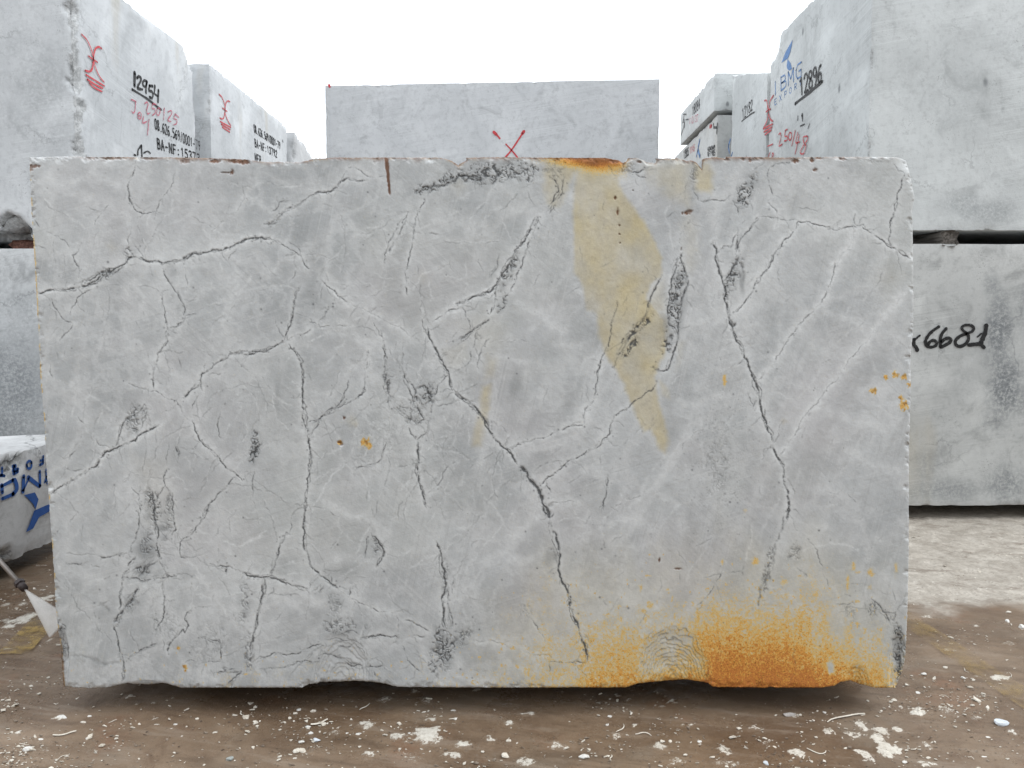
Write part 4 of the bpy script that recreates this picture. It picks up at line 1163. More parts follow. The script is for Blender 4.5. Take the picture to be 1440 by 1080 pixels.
def ground_mat():
    b = NB("wet_muddy_concrete", .45, .5)
    v = b.coord()
    A = b.sep(b.attr("slurry").outputs["Color"])
    n1 = b.noise(b.coord(scale=(1, 1.6, 1)), 1.7, 6, .62, .5); n2 = b.noise(v, 9, 6, .68, .5); n3 = b.noise(v, 70, 5, .75)
    col = b.mix(b.rng(n1, .32, .7), (.135, .088, .054), (.250, .180, .122))
    col = b.mix(b.rng(n2, .48, .72, 0, .6), col, (.115, .070, .043))
    col = b.mix(b.rng(b.noise(b.coord(off=(5, 2, 0)), 3.1, 5, .65), .56, .72, 0, .55), col, (.21, .105, .058))
    col = b.mix(b.rng(b.noise(b.coord(off=(9, 2, 0)), 2.3, 5, .65), .52, .68, 0, .5), col, (.22, .185, .145))
    col = b.mix(b.rng(n3, .5, .78, 0, .4), col, (.28, .245, .205))
    tr = b.noise(b.coord(scale=(1.1, 7, 1), vec=b.coord(rot=(0, 0, .22))), 2.0, 5, .65)
    col = b.mix(b.rng(tr, .52, .68, 0, .55), col, (.105, .070, .045))
    col = b.mix(b.rng(tr, .34, .46, .45, 0), col, (.30, .24, .185))
    col = b.mix(b.rng(n3, .24, .42, .55, 0), col, (.065, .046, .033))
    fleck = b.math('MULTIPLY', b.rng(b.noise(v, 170, 2, .6), .70, .74), b.rng(b.noise(v, 5, 3), .5, .66))
    col = b.mix(b.math('MULTIPLY', fleck, .75), col, (.58, .55, .49))
    dryc = b.mix(b.rng(n2, .3, .7), (.54, .50, .44), (.33, .295, .25))
    dryc = b.mix(b.rng(b.noise(b.coord(scale=(1, 2.4, 1)), 3.3, 6, .7, .8), .54, .66, 0, .8), dryc, (.22, .185, .15))
    dryc = b.mix(b.rng(n3, .46, .66, 0, .7), dryc, (.27, .24, .205))
    dryc = b.mix(b.rng(b.noise(b.coord(scale=(1.4, 2.6, 1), rot=(0, 0, .3)), 9, 6, .75), .58, .66, 0, .75), dryc, (.15, .12, .095))
    dryc = b.mix(b.rng(b.noise(b.coord(scale=(1.4, 2.6, 1), off=(3, 3, 3)), 16, 5, .75), .60, .68, 0, .8), dryc, (.78, .76, .70))
    col = b.mix(b.math('MULTIPLY', A[1], .93), col, dryc)
    wh = b.mix(b.rng(n3, .35, .7), (.74, .71, .64), (.52, .48, .41))
    n4 = b.noise(v, 85, 6, .78, .6)
    edge = b.math('MULTIPLY_ADD', b.math('SUBTRACT', n4, .5), 2.1, A[0])
    col = b.mix(b.rng(edge, .52, .66, 0, .92), col, wh)
    b.base(col)
    wet = b.rng(b.noise(v, 1.3, 4), .42, .62)
    r = b.math('ADD', b.math('MULTIPLY', wet, .24), b.math('MULTIPLY_ADD', n3, .20, .09))
    b.rough(b.math('ADD', r, b.math('MULTIPLY', b.math('MAXIMUM', A[0], A[1]), .3), clamp=True))
    b.bump(b.math('ADD', b.math('MULTIPLY', n3, .6), b.math('MULTIPLY', b.noise(v, 200, 3, .7), .4)), .55, .006)
    return b.m
ground = mesh_obj("ground", np.stack([GX, GY, GZ], -1).reshape(-1, 3), quads(*GX.shape), ground_mat(), smooth=True,
                  attrs={"slurry": np.stack([slur.ravel(), dry.ravel(), np.zeros(slur.size)], 1)})
tag(ground, kind="structure")
def hgt(x, y): return float(np.interp(0, [0, 1], [gz(np.array([x]), np.array([y]))[0]] * 2))

# unseen rough bank, added behind the photographer to shade everything that faces the camera
bx, bz = np.meshgrid(np.linspace(-16, 16, 120), np.linspace(-.2, 1, 40))
by = -4.2 - 1.6 * np.clip(bz, 0, 1) - .5 * fbm(bx * .8, bz * 3, seed=221, octaves=5)
bank = mesh_obj("added_shade_bank", np.stack([bx, by, bz * 4.7 + .4 * fbm(bx * .5, bz * 2, seed=222)], -1).reshape(-1, 3), quads(40, 120), stone_mat("shade_bank_rock", (.34, .33, .31), (.20, .19, .175)), smooth=False)
tag(bank, kind="structure")

# worn yellow lane lines painted on the concrete
def yellow(am):
    b = NB("worn_yellow_paint", .6, .3); v = b.coord()
    n = b.noise(v, 9, 6, .7); n2 = b.noise(v, 60, 4, .7)
    b.base(b.mix(b.rng(n2, .35, .7), (.46, .32, .10), (.30, .20, .085)))
    b.alpha(b.math('MULTIPLY', b.rng(n, .40, .66, .04, am), b.rng(n2, .30, .52, .35, 1)))
    return b.m
def strip(name, x0, x1, w, y0, y1, label, am):
    ys = np.arange(y0, y1, .03); us = np.linspace(-.5, .5, 6)
    U, Yv = np.meshgrid(us, ys)
    Xv = np.interp(Yv, [y0, y1], [x0, x1]) + U * w
    o = mesh_obj(name, np.stack([Xv, Yv, gz(Xv, Yv) + .006], -1).reshape(-1, 3), quads(len(ys), len(us)), yellow(am), smooth=True)
    return tag(o, label, "road marking", "worn yellow lines painted on the ground")
strip("painted_line", 1.86, 1.76, .12, 2.4, 3.55, "faded yellow line on the brown ground right of the big rust-stained block", .40)
strip("painted_line", -2.06, -2.16, .13, 2.95, 3.35, "short worn yellow line on the ground left of the big block, under the water spray", .85)

# ------------------------------------------------------------------ stacked blocks in the yard
M_WHITE = marble("white_marble", (.63, .65, .665), (.47, .49, .505), 1.3, .3, .4, warm=.3)
M_GREYW = marble("pale_grey_marble", (.56, .57, .575), (.44, .45, .46), 2.7, .35, .45)
M_GREEN = marble("greenish_pale_marble", (.62, .645, .645), (.47, .49, .49), 3.9, .3, .5, spots=.8)
M_BACK = marble("mottled_grey_marble", (.61, .625, .64), (.47, .485, .50), 5.1, .12, .6)
M_LOWR = marble("smeared_white_marble", (.57, .58, .57), (.42, .43, .425), 6.4, .35, .7, warm=.28)
M_LOWL = marble("clouded_white_marble", (.60, .62, .63), (.42, .435, .445), 7.7, .4, .75)
M_FLIP = marble("veined_white_marble", (.60, .61, .615), (.45, .455, .46), 8.2, .9, .7)
XL, XR = -2.86, 2.32
def at_y(px, py, Y): return tuple(on_y(px, py, Y))
def at_x(px, py, X): return tuple(on_x(px, py, X))
def c4(p, r): return (*p, r)
GRPL, GRPR = "marble blocks stacked in the left row", "marble blocks stacked in the right row"
LU = block("marble_block", -5.3, XL, 4.9, 6.72, 1.885, 3.69, M_WHITE, 11, .022, .05, .02,
           dirt=[(*at_y(60, 120, 4.9), 0.22, 0.3, 0.35), (*at_y(30, 60, 4.9), 0.2, 0.2, 0.2), (*at_y(75, 190, 4.9), 0.2, 0.2, 0.25), (*at_y(20, 170, 4.9), 0.2, 0.15, 0.25)],
           carves=[c4(at_y(x, y, 4.9), r) for x, y, r in ((110, -30, .08), (111, -8, .085), (109, 12, .095), (112, 32, .08), (114, 52, .06), (115, 72, .065), (112, 94, .09), (114, 112, .085), (118, 128, .06))]
           + [c4(at_y(x, y, 4.93), r) for x, y, r in ((124, 148, .085), (128, 164, .10), (124, 180, .07), (123, 198, .075), (124, 214, .07))]
           + [c4(at_y(-2, 358, 4.88), .24), (XL + .04, 6.86, 3.86, .38), c4(at_x(284, 215, XL), .07)],
           label="white block with black number 12954 on its side, upper block of the left stack", group=GRPL)
LL = block("marble_block", -5.3, XL, 4.9, 6.8, .10, 1.825, M_LOWL, 12, .035, .03, .015,
           dirt=[(*at_y(20, 540, 4.9), 0.34, 0.42, 0.75), (*at_y(-10, 600, 4.9), 0.4, 0.3, 0.7), (*at_y(30, 430, 4.9), 0.3, 0.15, 0.35)],
           label="pale block under the block numbered 12954, bottom of the left stack", group=GRPL)
L2 = block("marble_block", -5.2, XL, 7.06, 9.42, 0.0, 3.73, M_WHITE, 13, .035, .05, .03,
           label="white block with red symbol and stencilled code behind the block numbered 12954", group=GRPL)
def slope_top(P):
    k = np.clip((P[:, 2] - 3) / .8, 0, 1)
    P = P.copy(); P[:, 2] -= k * (.16 * np.clip(P[:, 1] - 9.8, 0, 2) - .10 * np.clip(-2.9 - P[:, 0], 0, .6) + .05 * fbm(P[:, 0] * 3, P[:, 1] * 3, seed=5))
    return P
L3 = block("marble_block", -5.2, XL, 9.74, 11.4, 0.0, 3.76, M_GREYW, 14, .045, .09, .06, shift=slope_top,
           label="rough-topped grey block at the far end of the left row", group=GRPL)
FL = block("marble_block", -4.4, -2.64, 3.15, 4.46, .095, .665, M_FLIP, 15, .022, .05, .025, wave=.012,
           carves=[c4(at_x(2, 655, -2.64), .10), c4(at_x(24, 645, -2.64), .06), c4(at_x(-2, 806, -2.64), .10)],
           label="low white block with upside-down blue lettering, lying at the left edge", group=GRPL)
RU = block("marble_block", XR, 5.2, 4.94, 6.88, 1.945, 3.84, M_GREEN, 16, .022, .035, .012,
           carves=[(XR - .02, 6.98, 4.02, .40)],
           dirt=[(*at_y(1390, 300, 4.94), 0.3, 0.1, 0.45), (*at_y(1350, 290, 4.94), 0.16, 0.1, 0.4), (*at_y(1330, 130, 4.94), 0.4, 0.3, 0.14), (*at_y(1430, 60, 4.94), 0.2, 0.2, 0.2)],
           label="pale block with black number 12896 and blue lettering, upper block of the right stack", group=GRPR)
RL = block("marble_block", XR, 5.2, 4.94, 6.9, .094, 1.858, M_LOWR, 17, .022, .03, .013,
           dirt=[(*at_y(1402, 470, 4.94), 0.12, 0.34, 1.0), (*at_y(1412, 545, 4.94), 0.15, 0.3, 1.0), (*at_y(1440, 430, 4.94), 0.1, 0.2, 0.5), (*at_y(1395, 400, 4.94), 0.07, 0.12, 0.6), (*at_y(1330, 690, 4.94), 0.34, 0.1, 0.55), (*at_y(1415, 680, 4.94), 0.22, 0.17, 0.7), (*at_y(1300, 655, 4.94), 0.12, 0.12, 0.35), (*at_y(1440, 560, 4.94), 0.12, 0.16, 0.6), (*at_y(1360, 540, 4.94), 0.2, 0.12, 0.2)],
           label="block with black number 6681 on its front, bottom of the right stack", group=GRPR)
def rise(P):
    P = P.copy(); k = np.clip((P[:, 2] - 2.8) / .8, 0, 1)
    P[:, 2] += k * (.30 * (P[:, 1] - 6.95) + .03 * fbm(P[:, 0] * 3, P[:, 1] * 3, seed=6))
    return P
R2 = block("marble_block", XR, 4.6, 6.96, 8.1, 0.0, 3.6, M_GREEN, 18, .04, .05, .02, shift=rise,
           label="pale block with the small black number 12182, behind the block numbered 12896", group=GRPR)
R3 = block("marble_block", 2.25, 4.6, 8.38, 10.6, 0.0, 3.60, M_LOWR, 19, .05, .03, .012,
           label="far block under the overhanging stone slab in the right row", group=GRPR)
SLAB = block("marble_slab", 2.2, 4.6, 8.35, 10.05, 3.635, 4.05, M_GREEN, 20, .035, .05, .022,
             label="thick stone slab overhanging the far block at the top of the right row", cat="stone slab", group=GRPR)
bk = on_y(np.array([457., 928.]), np.array([118., 112.]), 6.6)
def tilt(P):
    P = P.copy(); P[:, 2] += np.clip(P[:, 2] / 3.4, 0, 1) * .03 * (P[:, 0] / 1.5)
    return P
BACK = block("marble_block", bk[0, 0], bk[1, 0], 6.6, 8.4, 0.0, float(bk[:, 2].mean()), M_BACK, 21, .03, .022, .008, shift=tilt,
             label="grey block with a red painted X, standing behind the big rust-stained block against the sky")

# ------------------------------------------------------------------ paint and stencils on the blocks
INK = paint_mat("black_paint", (.012, .012, .013), .37, 75)
INKW = paint_mat("worn_black_paint", (.03, .03, .033), .42, 90)
RED = paint_mat("red_crayon", (.55, .055, .065), .40, 80)
PINK = paint_mat("faded_red_crayon", (.50, .10, .15), .46, 90)
BLUE = paint_mat("blue_stencil_paint", (.02, .085, .30), .26, 50)
BLUEW = paint_mat("faded_blue_stencil_paint", (.10, .22, .46), .40, 70)
T = tile(170, 90, 7.714)
p = Paint('x', XL)
p.line(T((152,98),(150,235)), .0290)
p.line(T((178,150),(198,135),(220,152),(214,188),(190,232),(182,262),(205,270),(236,276)), .0209)
p.line(T((285,192),(255,178),(238,208),(252,242),(275,236),(283,195)), .0197); p.line(T((282,190),(275,240),(273,312)), .0209)
p.line(T((345,240),(312,236)), .0197, False); p.line(T((312,236),(305,288),(335,296),(350,330),(340,368),(314,360)), .0209)
p.line(T((370,238),(364,320),(402,348)), .0209, False); p.line(T((410,285),(404,412)), .0220)
p.line(T((125,275),(280,372),(440,495)), .0174)
p.build("painted_number", INK, LU)
p = Paint('x', XL, .006)
for s in (((115,385),(166,408)), ((160,410),(156,495),(140,530),(113,512)), ((185,545),(205,525),(226,555),(212,595),(190,585),(185,545)), ((195,560),(212,565)), ((248,572),(236,640),(285,622)), ((306,600),(290,770)),
          ((260,430),(285,412),(297,440),(282,500),(292,540),(318,530)), ((385,440),(345,428)), ((345,428),(340,480),(368,486),(375,530),(343,555)), ((398,480),(390,540),(410,556),(426,520),(420,480),(398,480)), ((472,480),(465,605)),
          ((512,520),(545,506),(552,540),(510,608),(545,624)), ((628,578),(590,540)), ((590,540),(578,592),(606,602),(605,645),(568,662))):
    p.line(T(*s), .0104)
p.build("red_writing", PINK, LU)
p = Paint('x', XL)
p.text("08.626.569/0001-79", [T((362,590))[0], T((862,848))[0], T((370,700))[0], T((864,945))[0]], .0099, True, .2)
p.text("BA-NF:15373", [T((385,803))[0], T((860,985))[0], T((395,915))[0], T((862,1070))[0]], .0128, True, .2)
p.line(T((225,885),(230,1000)), .0174); p.line(T((222,885),(190,930),(185,985)), .0174); p.line(T((250,965),(290,945),(322,968)), .0116); p.line(T((145,985),(165,990)), .0116)
p.build("stencilled_code", INK, LU, True)
T5 = tile(100, 30, 9.82)
p = Paint('x', XL, .006)
for s, w in (((148,180),(215,250),(262,340),(290,420),(308,500),(325,590),(355,680),(400,770),(458,840)), .0104), (((420,375),(380,352),(340,378),(318,440),(310,520),(305,600),(285,670),(250,692),(197,680)), .0139), (((245,480),(305,525),(365,565)), .0116), \
            (((205,735),(335,815),(465,895)), .0110), (((225,800),(330,870),(440,925)), .0128), (((255,855),(330,920),(430,970)), .0116):
    p.line(T5(*s), w)
p.build("red_symbol", RED, LU)
T2 = tile(290, 110, 8.47)
p = Paint('x', XL, .006)
for s in (((155,190),(190,228),(215,290),(226,350),(228,410),(245,470),(270,525),(295,565)), ((283,280),(258,270),(236,300),(228,360),(222,420),(210,470),(190,485),(165,472)), ((198,355),(250,395)), ((168,515),(295,585)), ((182,548),(287,612)), ((192,580),(282,642))):
    p.line(T2(*s), .0128)
p.build("red_symbol", RED, L2)
p = Paint('x', XL)
p.text("08.626.569/0001-79", [T2((562,548))[0], T2((885,768))[0], T2((570,640))[0], T2((885,848))[0]], .0139, True)
p.text("BA-NF:13792", [T2((570,720))[0], T2((848,868))[0], T2((578,815))[0], T2((848,945))[0]], .0151, True)
p.text("MER", [T2((576,895))[0], T2((655,935))[0], T2((580,985))[0], T2((657,1020))[0]], .0151, True)
p.line(T2((912,740),(916,760)), .0174)
p.build("stencilled_code", INKW, L2, True)
# right row
T4 = tile(1060, 40, 5.684)
p = Paint('x', XR)
p.text("12896", [T4((358,402))[0], T4((540,282))[0], T4((364,540))[0], T4((543,412))[0]], .0186, gap=.12)
p.line(T4((330,602),(440,512),(545,422)), .0244)
p.build("painted_number", INK, RU)
p = Paint('x', XR, .003)
p.poly(T4((310,90),(286,132),(252,192),(236,235),(220,276),(250,254),(272,240),(290,192),(302,140)))
p.poly(T4((270,244),(262,300),(268,325),(285,338),(305,320),(292,276)))
p.text("IBMG", [T4((140,448))[0], T4((388,262))[0], T4((142,552))[0], T4((388,374))[0]], .0139, gap=.2)
p.text("EXPORT", [T4((152,578))[0], T4((392,398))[0], T4((154,622))[0], T4((392,442))[0]], .0070, gap=.5)
p.build("blue_logo", BLUEW, RU)
p = Paint('x', XR, .006)
for s in (((85,577),(102,578),(112,640),(120,690),(135,730),(150,740)), ((155,537),(130,580),(118,640),(114,700),(100,750),(78,790)), ((97,667),(132,643)), ((75,802),(150,763)), ((80,827),(145,788)), ((88,850),(140,812))):
    p.line(T4(*s), .0151)
for s in (((198,850),(210,835),(216,870),(200,938),(226,925)), ((268,805),(250,815)), ((250,815),(247,860),(265,862),(266,890),(243,900)), ((286,830),(275,860),(285,895),(301,870),(300,838),(286,830)), ((330,815),(303,937)),
          ((352,830),(334,912),(366,905)), ((362,850),(330,1002)), ((427,860),(394,870),(400,915),(416,940),(396,1000),(369,990),(400,930),(427,890),(427,860)), ((110,942),(150,924)), ((116,1022),(130,990)), ((144,1020),(148,995),(157,1010),(146,1026))):
    p.line(T4(*s), .0116)
p.build("red_writing", RED, RU)
p = Paint('x', XR, .003)
p.line(T4((385,690),(390,740)), .0290, False, True); p.line(T4((352,700),(350,735)), .0116); p.line(T4((372,780),(405,765)), .0116); p.line(T4((432,800),(446,762)), .0087)
p.build("black_smudge", INKW, RU)
T3 = tile(945, 90, 7.714)
p = Paint('x', XR)
p.text("12182", [T3((755,492))[0], T3((872,384))[0], T3((760,608))[0], T3((872,492))[0]], .0116, gap=.15)
p.line(T3((755,622),(820,570),(850,545),(892,520)), .0139)
p.build("painted_number", INK, R2)
p = Paint('x', XR, .003)
p.line(T3((632,825),(614,880)), .0348); p.line(T3((612,900),(622,960)), .0290); p.line(T3((640,1000),(655,960)), .0174)
p.build("blue_logo", BLUEW, R2)
p = Paint('x', 2.2)
p.text("18084", [T3((216,462))[0], T3((302,374))[0], T3((216,560))[0], T3((302,476))[0]], .0186, gap=.12)
for s in (((120,545),(152,545)), ((130,555),(118,620),(132,650),(98,772)), ((148,605),(176,600)), ((112,640),(130,600),(135,690))): p.line(T3(*s), .0174)
p.build("painted_number", INKW, SLAB)
p = Paint('x', 2.2)
p.text("110/37", [T3((178,592))[0], T3((285,545))[0], T3((180,652))[0], T3((285,620))[0]], .0116)
p.build("red_writing", PINK, SLAB)
p = Paint('x', 2.25)
p.line(T3((450,652),(450,688),(486,690)), .0290, False); p.line(T3((490,650),(484,748)), .0348)
p.text("1985", [T3((122,945))[0], T3((180,905))[0], T3((124,1008))[0], T3((180,985))[0]], .0174); p.line(T3((135,1022),(180,985)), .0145)
p.build("painted_number", INK, R3)
p = Paint('x', 2.25)
p.line(T3((410,680),(428,672)), .0406); p.text("1145", [T3((190,905))[0], T3((245,870))[0], T3((192,975))[0], T3((245,940))[0]], .0116)
p.build("red_writing", RED, R3)
p = Paint('x', 2.25)
p.line(T3((300,830),(283,900)), .0406); p.line(T3((280,930),(300,1002)), .0464); p.line(T3((265,1000),(275,950)), .0290)
p.build("blue_logo", BLUEW, R3)
p = Paint('x', 2.25)
p.text("626569", [T3((382,905))[0], T3((468,880))[0], T3((384,940))[0], T3((468,915))[0]], .0116, True); p.text("NF1985", [T3((382,955))[0], T3((468,930))[0], T3((384,1000))[0], T3((468,990))[0]], .0116, True)
p.build("stencilled_code", INKW, R3, True)
T7 = tile(1275, 440, 11.52)
p = Paint('y', 4.94)
for s, w in (((215,365),(160,410),(122,440)), .014), (((122,430),(108,462),(122,520),(150,555),(170,600)), .026), (((520,225),(425,290),(345,375),(305,465),(322,530),(395,555),(470,530),(488,480),(440,448),(385,462),(340,520)), .021), \
            (((640,255),(575,335),(545,430),(550,545)), .022), (((550,480),(620,425),(685,408),(718,435),(695,480),(620,525),(555,560)), .022), (((960,318),(905,275),(898,230),(955,198),(1045,203),(1088,250),(1060,302),(985,330)), .019), \
            (((985,330),(865,378),(792,450),(803,520),(870,542),(945,510),(998,440),(1000,370),(960,325)), .022), (((1148,388),(1210,335)), .012), (((1290,205),(1275,310),(1240,400),(1205,485)), .030), (((1005,520),(1110,508),(1195,510),(1255,560)), .025):
    p.line(T7(*s), w, True)
p.build("painted_number", INK, RL)
Z2 = tile(440, 90, 2.77)
p = Paint('y', 6.6)
for s, w in (((705,265),(714,274)), .024), (((714,272),(728,290)), .014), (((822,262),(815,272)), .024), (((818,268),(775,333),(742,372)), .014), (((752,312),(776,338),(802,370)), .012), (((63,82),(65,89)), .018):
    p.line(Z2(*s), w)
p.build("red_cross", RED, BACK)
T6 = tile(0, 600, 5.1375)
p = Paint('x', -2.64, .006)
p.poly(T6((176,494),(252,474),(279,525),(258,597),(240,560),(212,530)))
p.poly(T6((248,606),(330,570),(400,545),(395,590),(282,655),(240,735),(188,762),(215,700)))
for s, w in (((12,425),(18,475)), .0225), (((18,520),(95,488)), .0180), (((95,488),(122,450),(112,395),(92,385)), .0255), (((92,388),(12,430)), .0180), (((167,468),(172,360)), .0240), (((205,366),(287,430)), .0225), (((168,463),(210,370)), .012), \
            (((290,428),(288,325)), .0195), (((338,315),(345,405)), .0225), (((338,360),(325,400)), .0150), (((0,352),(33,356)), .0165), (((15,300),(15,352)), .0165), (((95,288),(112,284)), .0210), (((95,315),(130,308)), .0210), (((100,335),(128,325)), .0210), \
            (((195,285),(205,302),(225,295),(230,265)), .0150), (((228,258),(215,247),(198,258),(193,275)), .0150), (((313,215),(312,255)), .0150), (((290,275),(312,265)), .0150), (((292,245),(310,240)), .0120):
    p.line(T6(*s), w)
p.build("blue_logo", BLUE, FL)

# ------------------------------------------------------------------ packing between and under the blocks
def wood_mat(name, a, c):
    b = NB(name, .75, .2); v = b.coord(scale=(18, 1.5, 18))
    n = b.noise(v, 3, 6, .7)
    b.base(b.mix(b.rng(n, .3, .7), a, c)); b.bump(n, .6, .01)
    return b.m
WOOD = wood_mat("old_reddish_timber", (.05, .022, .016), (.17, .085, .065))
WOODG = wood_mat("old_grey_timber", (.05, .045, .04), (.22, .20, .18))
def timber(px0, px1, pya, pyb, Y, ylen, mat, seed, label, round_=.35):
    a, c = on_y(px0, pyb, Y), on_y(px1, pya, Y)
    x0, x1, z0, z1 = a[0], c[0], a[2], c[2]
    n = 14; ys = np.linspace(Y + .03, Y + .03 + ylen, 16); V = []
    for y in ys:
        for q in range(n):
            an = 2 * math.pi * q / n
            cx, sz = math.cos(an), math.sin(an)
            ex = abs(cx) ** round_ * (1 if cx > 0 else -1); ez = abs(sz) ** round_ * (1 if sz > 0 else -1)
            k = 1 + .09 * math.sin(q * 7.3 + seed) * (1 if y == ys[0] else .3)
            V.append(((x0 + x1) / 2 + ex * (x1 - x0) / 2 * k, y + .02 * math.sin(q * 3.1 + seed), (z0 + z1) / 2 + ez * (z1 - z0) / 2 * .99))
    Fc = [(r * n + q, r * n + (q + 1) % n, (r + 1) * n + (q + 1) % n, (r + 1) * n + q) for r in range(15) for q in range(n)]
    Fc += [tuple(range(n))[::-1], tuple(range(15 * n, 16 * n))]
    o = mesh_obj("timber_bearer", V, Fc, mat, loc=((x0 + x1) / 2, Y, z0))
    return tag(o, label, "timber", "bearers between stacked blocks")
timber(11, 46, 336.5, 351, 4.9, 1.6, WOOD, 1, "reddish timber in the dark gap of the left stack", .6)
timber(1328, 1351, 323, 346, 4.9, 1.7, WOODG, 2, "grey weathered bearer in the dark gap above the block numbered 6681", .4)

def rock_verts(seed, sx, sy, sz, n=2):
    """an angular stone: a coarse sphere cut flat along a few planes"""
    r = random.Random(seed)
    import bmesh
    bm = bmesh.new(); bmesh.ops.create_icosphere(bm, subdivisions=n, radius=1)
    pl = []
    for _ in range(9):
        d = Vector((r.gauss(0, 1), r.gauss(0, 1), r.gauss(0, 1))).normalized(); pl.append((d, r.uniform(.45, .85)))
    for v in bm.verts:
        for d, k in pl:
            q = v.co.dot(d)
            if q > k: v.co -= d * (q - k)
        v.co = Vector((v.co.x * sx, v.co.y * sy, v.co.z * sz))
    vs = [v.co.copy() for v in bm.verts]; fs = [tuple(v.index for v in f.verts) for f in bm.faces]
    bm.free(); return vs, fs
ST_W = stone_mat("white_stone", (.80, .79, .75), (.58, .56, .52))
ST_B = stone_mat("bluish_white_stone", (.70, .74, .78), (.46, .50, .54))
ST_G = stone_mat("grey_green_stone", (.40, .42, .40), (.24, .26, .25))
ST_C = stone_mat("cream_slurry_crust", (.74, .70, .62), (.55, .50, .42))
ST_D = stone_mat("dusty_grey_feather", (.50, .47, .44), (.30, .27, .25))
# packing stones under the big block; the pale one at the right shows
def packing(x, y, sx, sy, z1, mat, seed, label):
    vs, fs = rock_verts(seed, sx, sy, z1 / 2 * 1.25)
    z0 = min(v.z for v in vs); zt = max(v.z for v in vs); s = z1 / (zt - z0)
    vs = [(x + v.x, y + v.y, (v.z - z0) * s - .006) for v in vs]
    return tag(mesh_obj("packing_stone", vs, fs, mat, loc=(x, y, 0)), label, "stone", "packing stones under the big block")
wp = on_y(1196, 962, 2.56)
packing(wp[0] * 1.12, 2.9, .07, .11, .150, ST_B, 5, "bluish white packing stone under the rusty right end of the big block")
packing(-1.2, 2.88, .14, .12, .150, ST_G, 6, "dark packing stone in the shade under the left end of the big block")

# ------------------------------------------------------------------ pressure-washer lance and its spray
A0, A1 = on_y(-60, 722, 3.05), on_y(30, 823, 2.8)
def tube(p0, p1, r0, r1=None, n=12, rings=2):
    p0, p1 = Vector(p0), Vector(p1); r1 = r0 if r1 is None else r1
    d = (p1 - p0).normalized(); u = d.orthogonal().normalized(); w = d.cross(u)
    V, Fc = [], []
    for k in range(rings):
        t = k / (rings - 1)
        for q in range(n):
            an = 2 * math.pi * q / n
            V.append(tuple(p0.lerp(p1, t) + (u * math.cos(an) + w * math.sin(an)) * (r0 + (r1 - r0) * t)))
    for k in range(rings - 1):
        Fc += [(k * n + q, k * n + (q + 1) % n, (k + 1) * n + (q + 1) % n, (k + 1) * n + q) for q in range(n)]
    Fc += [tuple(range(n))[::-1], tuple(range((rings - 1) * n, rings * n))]
    return V, Fc
def plain(name, col, rough, metal=0.0):
    b = NB(name, rough, .5); v = b.coord(); n = b.noise(v, 90, 4, .7)
    b.base(b.mix(n, tuple(c * .7 for c in col), tuple(c * 1.25 for c in col))); b.p.inputs["Metallic"].default_value = metal
    return b.m
lance = bpy.data.objects.new("spray_lance", None); C.objects.link(lance); lance.location = tuple(A1)
tag(lance, "grey metal pressure-washer lance with dark nozzle poking in at the left edge", "washer lance")
mesh_obj("pipe", *tube(A0, A1, .0085), plain("dull_steel", (.30, .27, .25), .45, .7), lance, smooth=True)
ad = (Vector(A1) - Vector(A0)).normalized()
nz = plain("dark_brown_rubber", (.035, .022, .02), .5)
mesh_obj("nozzle", *tube(Vector(A1) - ad * .012, Vector(A1) + ad * .026, .0155, .013), nz, lance, smooth=True)
mesh_obj("collar", *tube(Vector(A1) - ad * .022, Vector(A1) - ad * .006, .019, .019, 6), nz, lance)
S0 = Vector(A1) + ad * .026
S1, S2 = Vector(on_y(98, 866, 2.78)), Vector(on_y(70, 897, 2.74))
def spray_mat():
    b = NB("water_spray", .9, .1)
    v = b.coord()
    n = b.noise(v, 14, 4, .6); m = b.noise(v, 260, 2, .6)
    b.base((.86, .85, .83))
    along = b.attr("fade").outputs["Fac"]
    b.alpha(b.math('MULTIPLY', b.math('MULTIPLY', b.rng(n, .25, .65, .82, 1), b.rng(m, .3, .6, .9, 1)), along))
    return b.m
V, Fc, fd = [], [], []
NA, NBk = 26, 20
for side in (-1, 1):
    o = len(V)
    for i in range(NA):
        f = i / (NA - 1)
        for j in range(NBk):
            g_ = j / (NBk - 1); e_ = S1.lerp(S2, g_); p_ = S0.lerp(e_, f)
            th = .014 * f * math.sin(math.pi * g_) ** .5 + .003
            V.append((p_.x + .0006 * f * math.sin(j * 5.1 + i), p_.y + side * th, p_.z + .0006 * f * math.sin(j * 3.7)))
            fd.append(.80 * (1 - .30 * f) * (.45 + .55 * math.sin(math.pi * (.06 + .88 * g_)) ** .5))
    Fc += [tuple(int(q) for q in r) for r in quads(NA, NBk, o, side > 0)]
spray = mesh_obj("water_spray", V, Fc, spray_mat(), loc=tuple(S0), smooth=True, attrs={"fade": fd})
tag(spray, "white fan of water spraying from the lance nozzle onto the big block", "water spray")

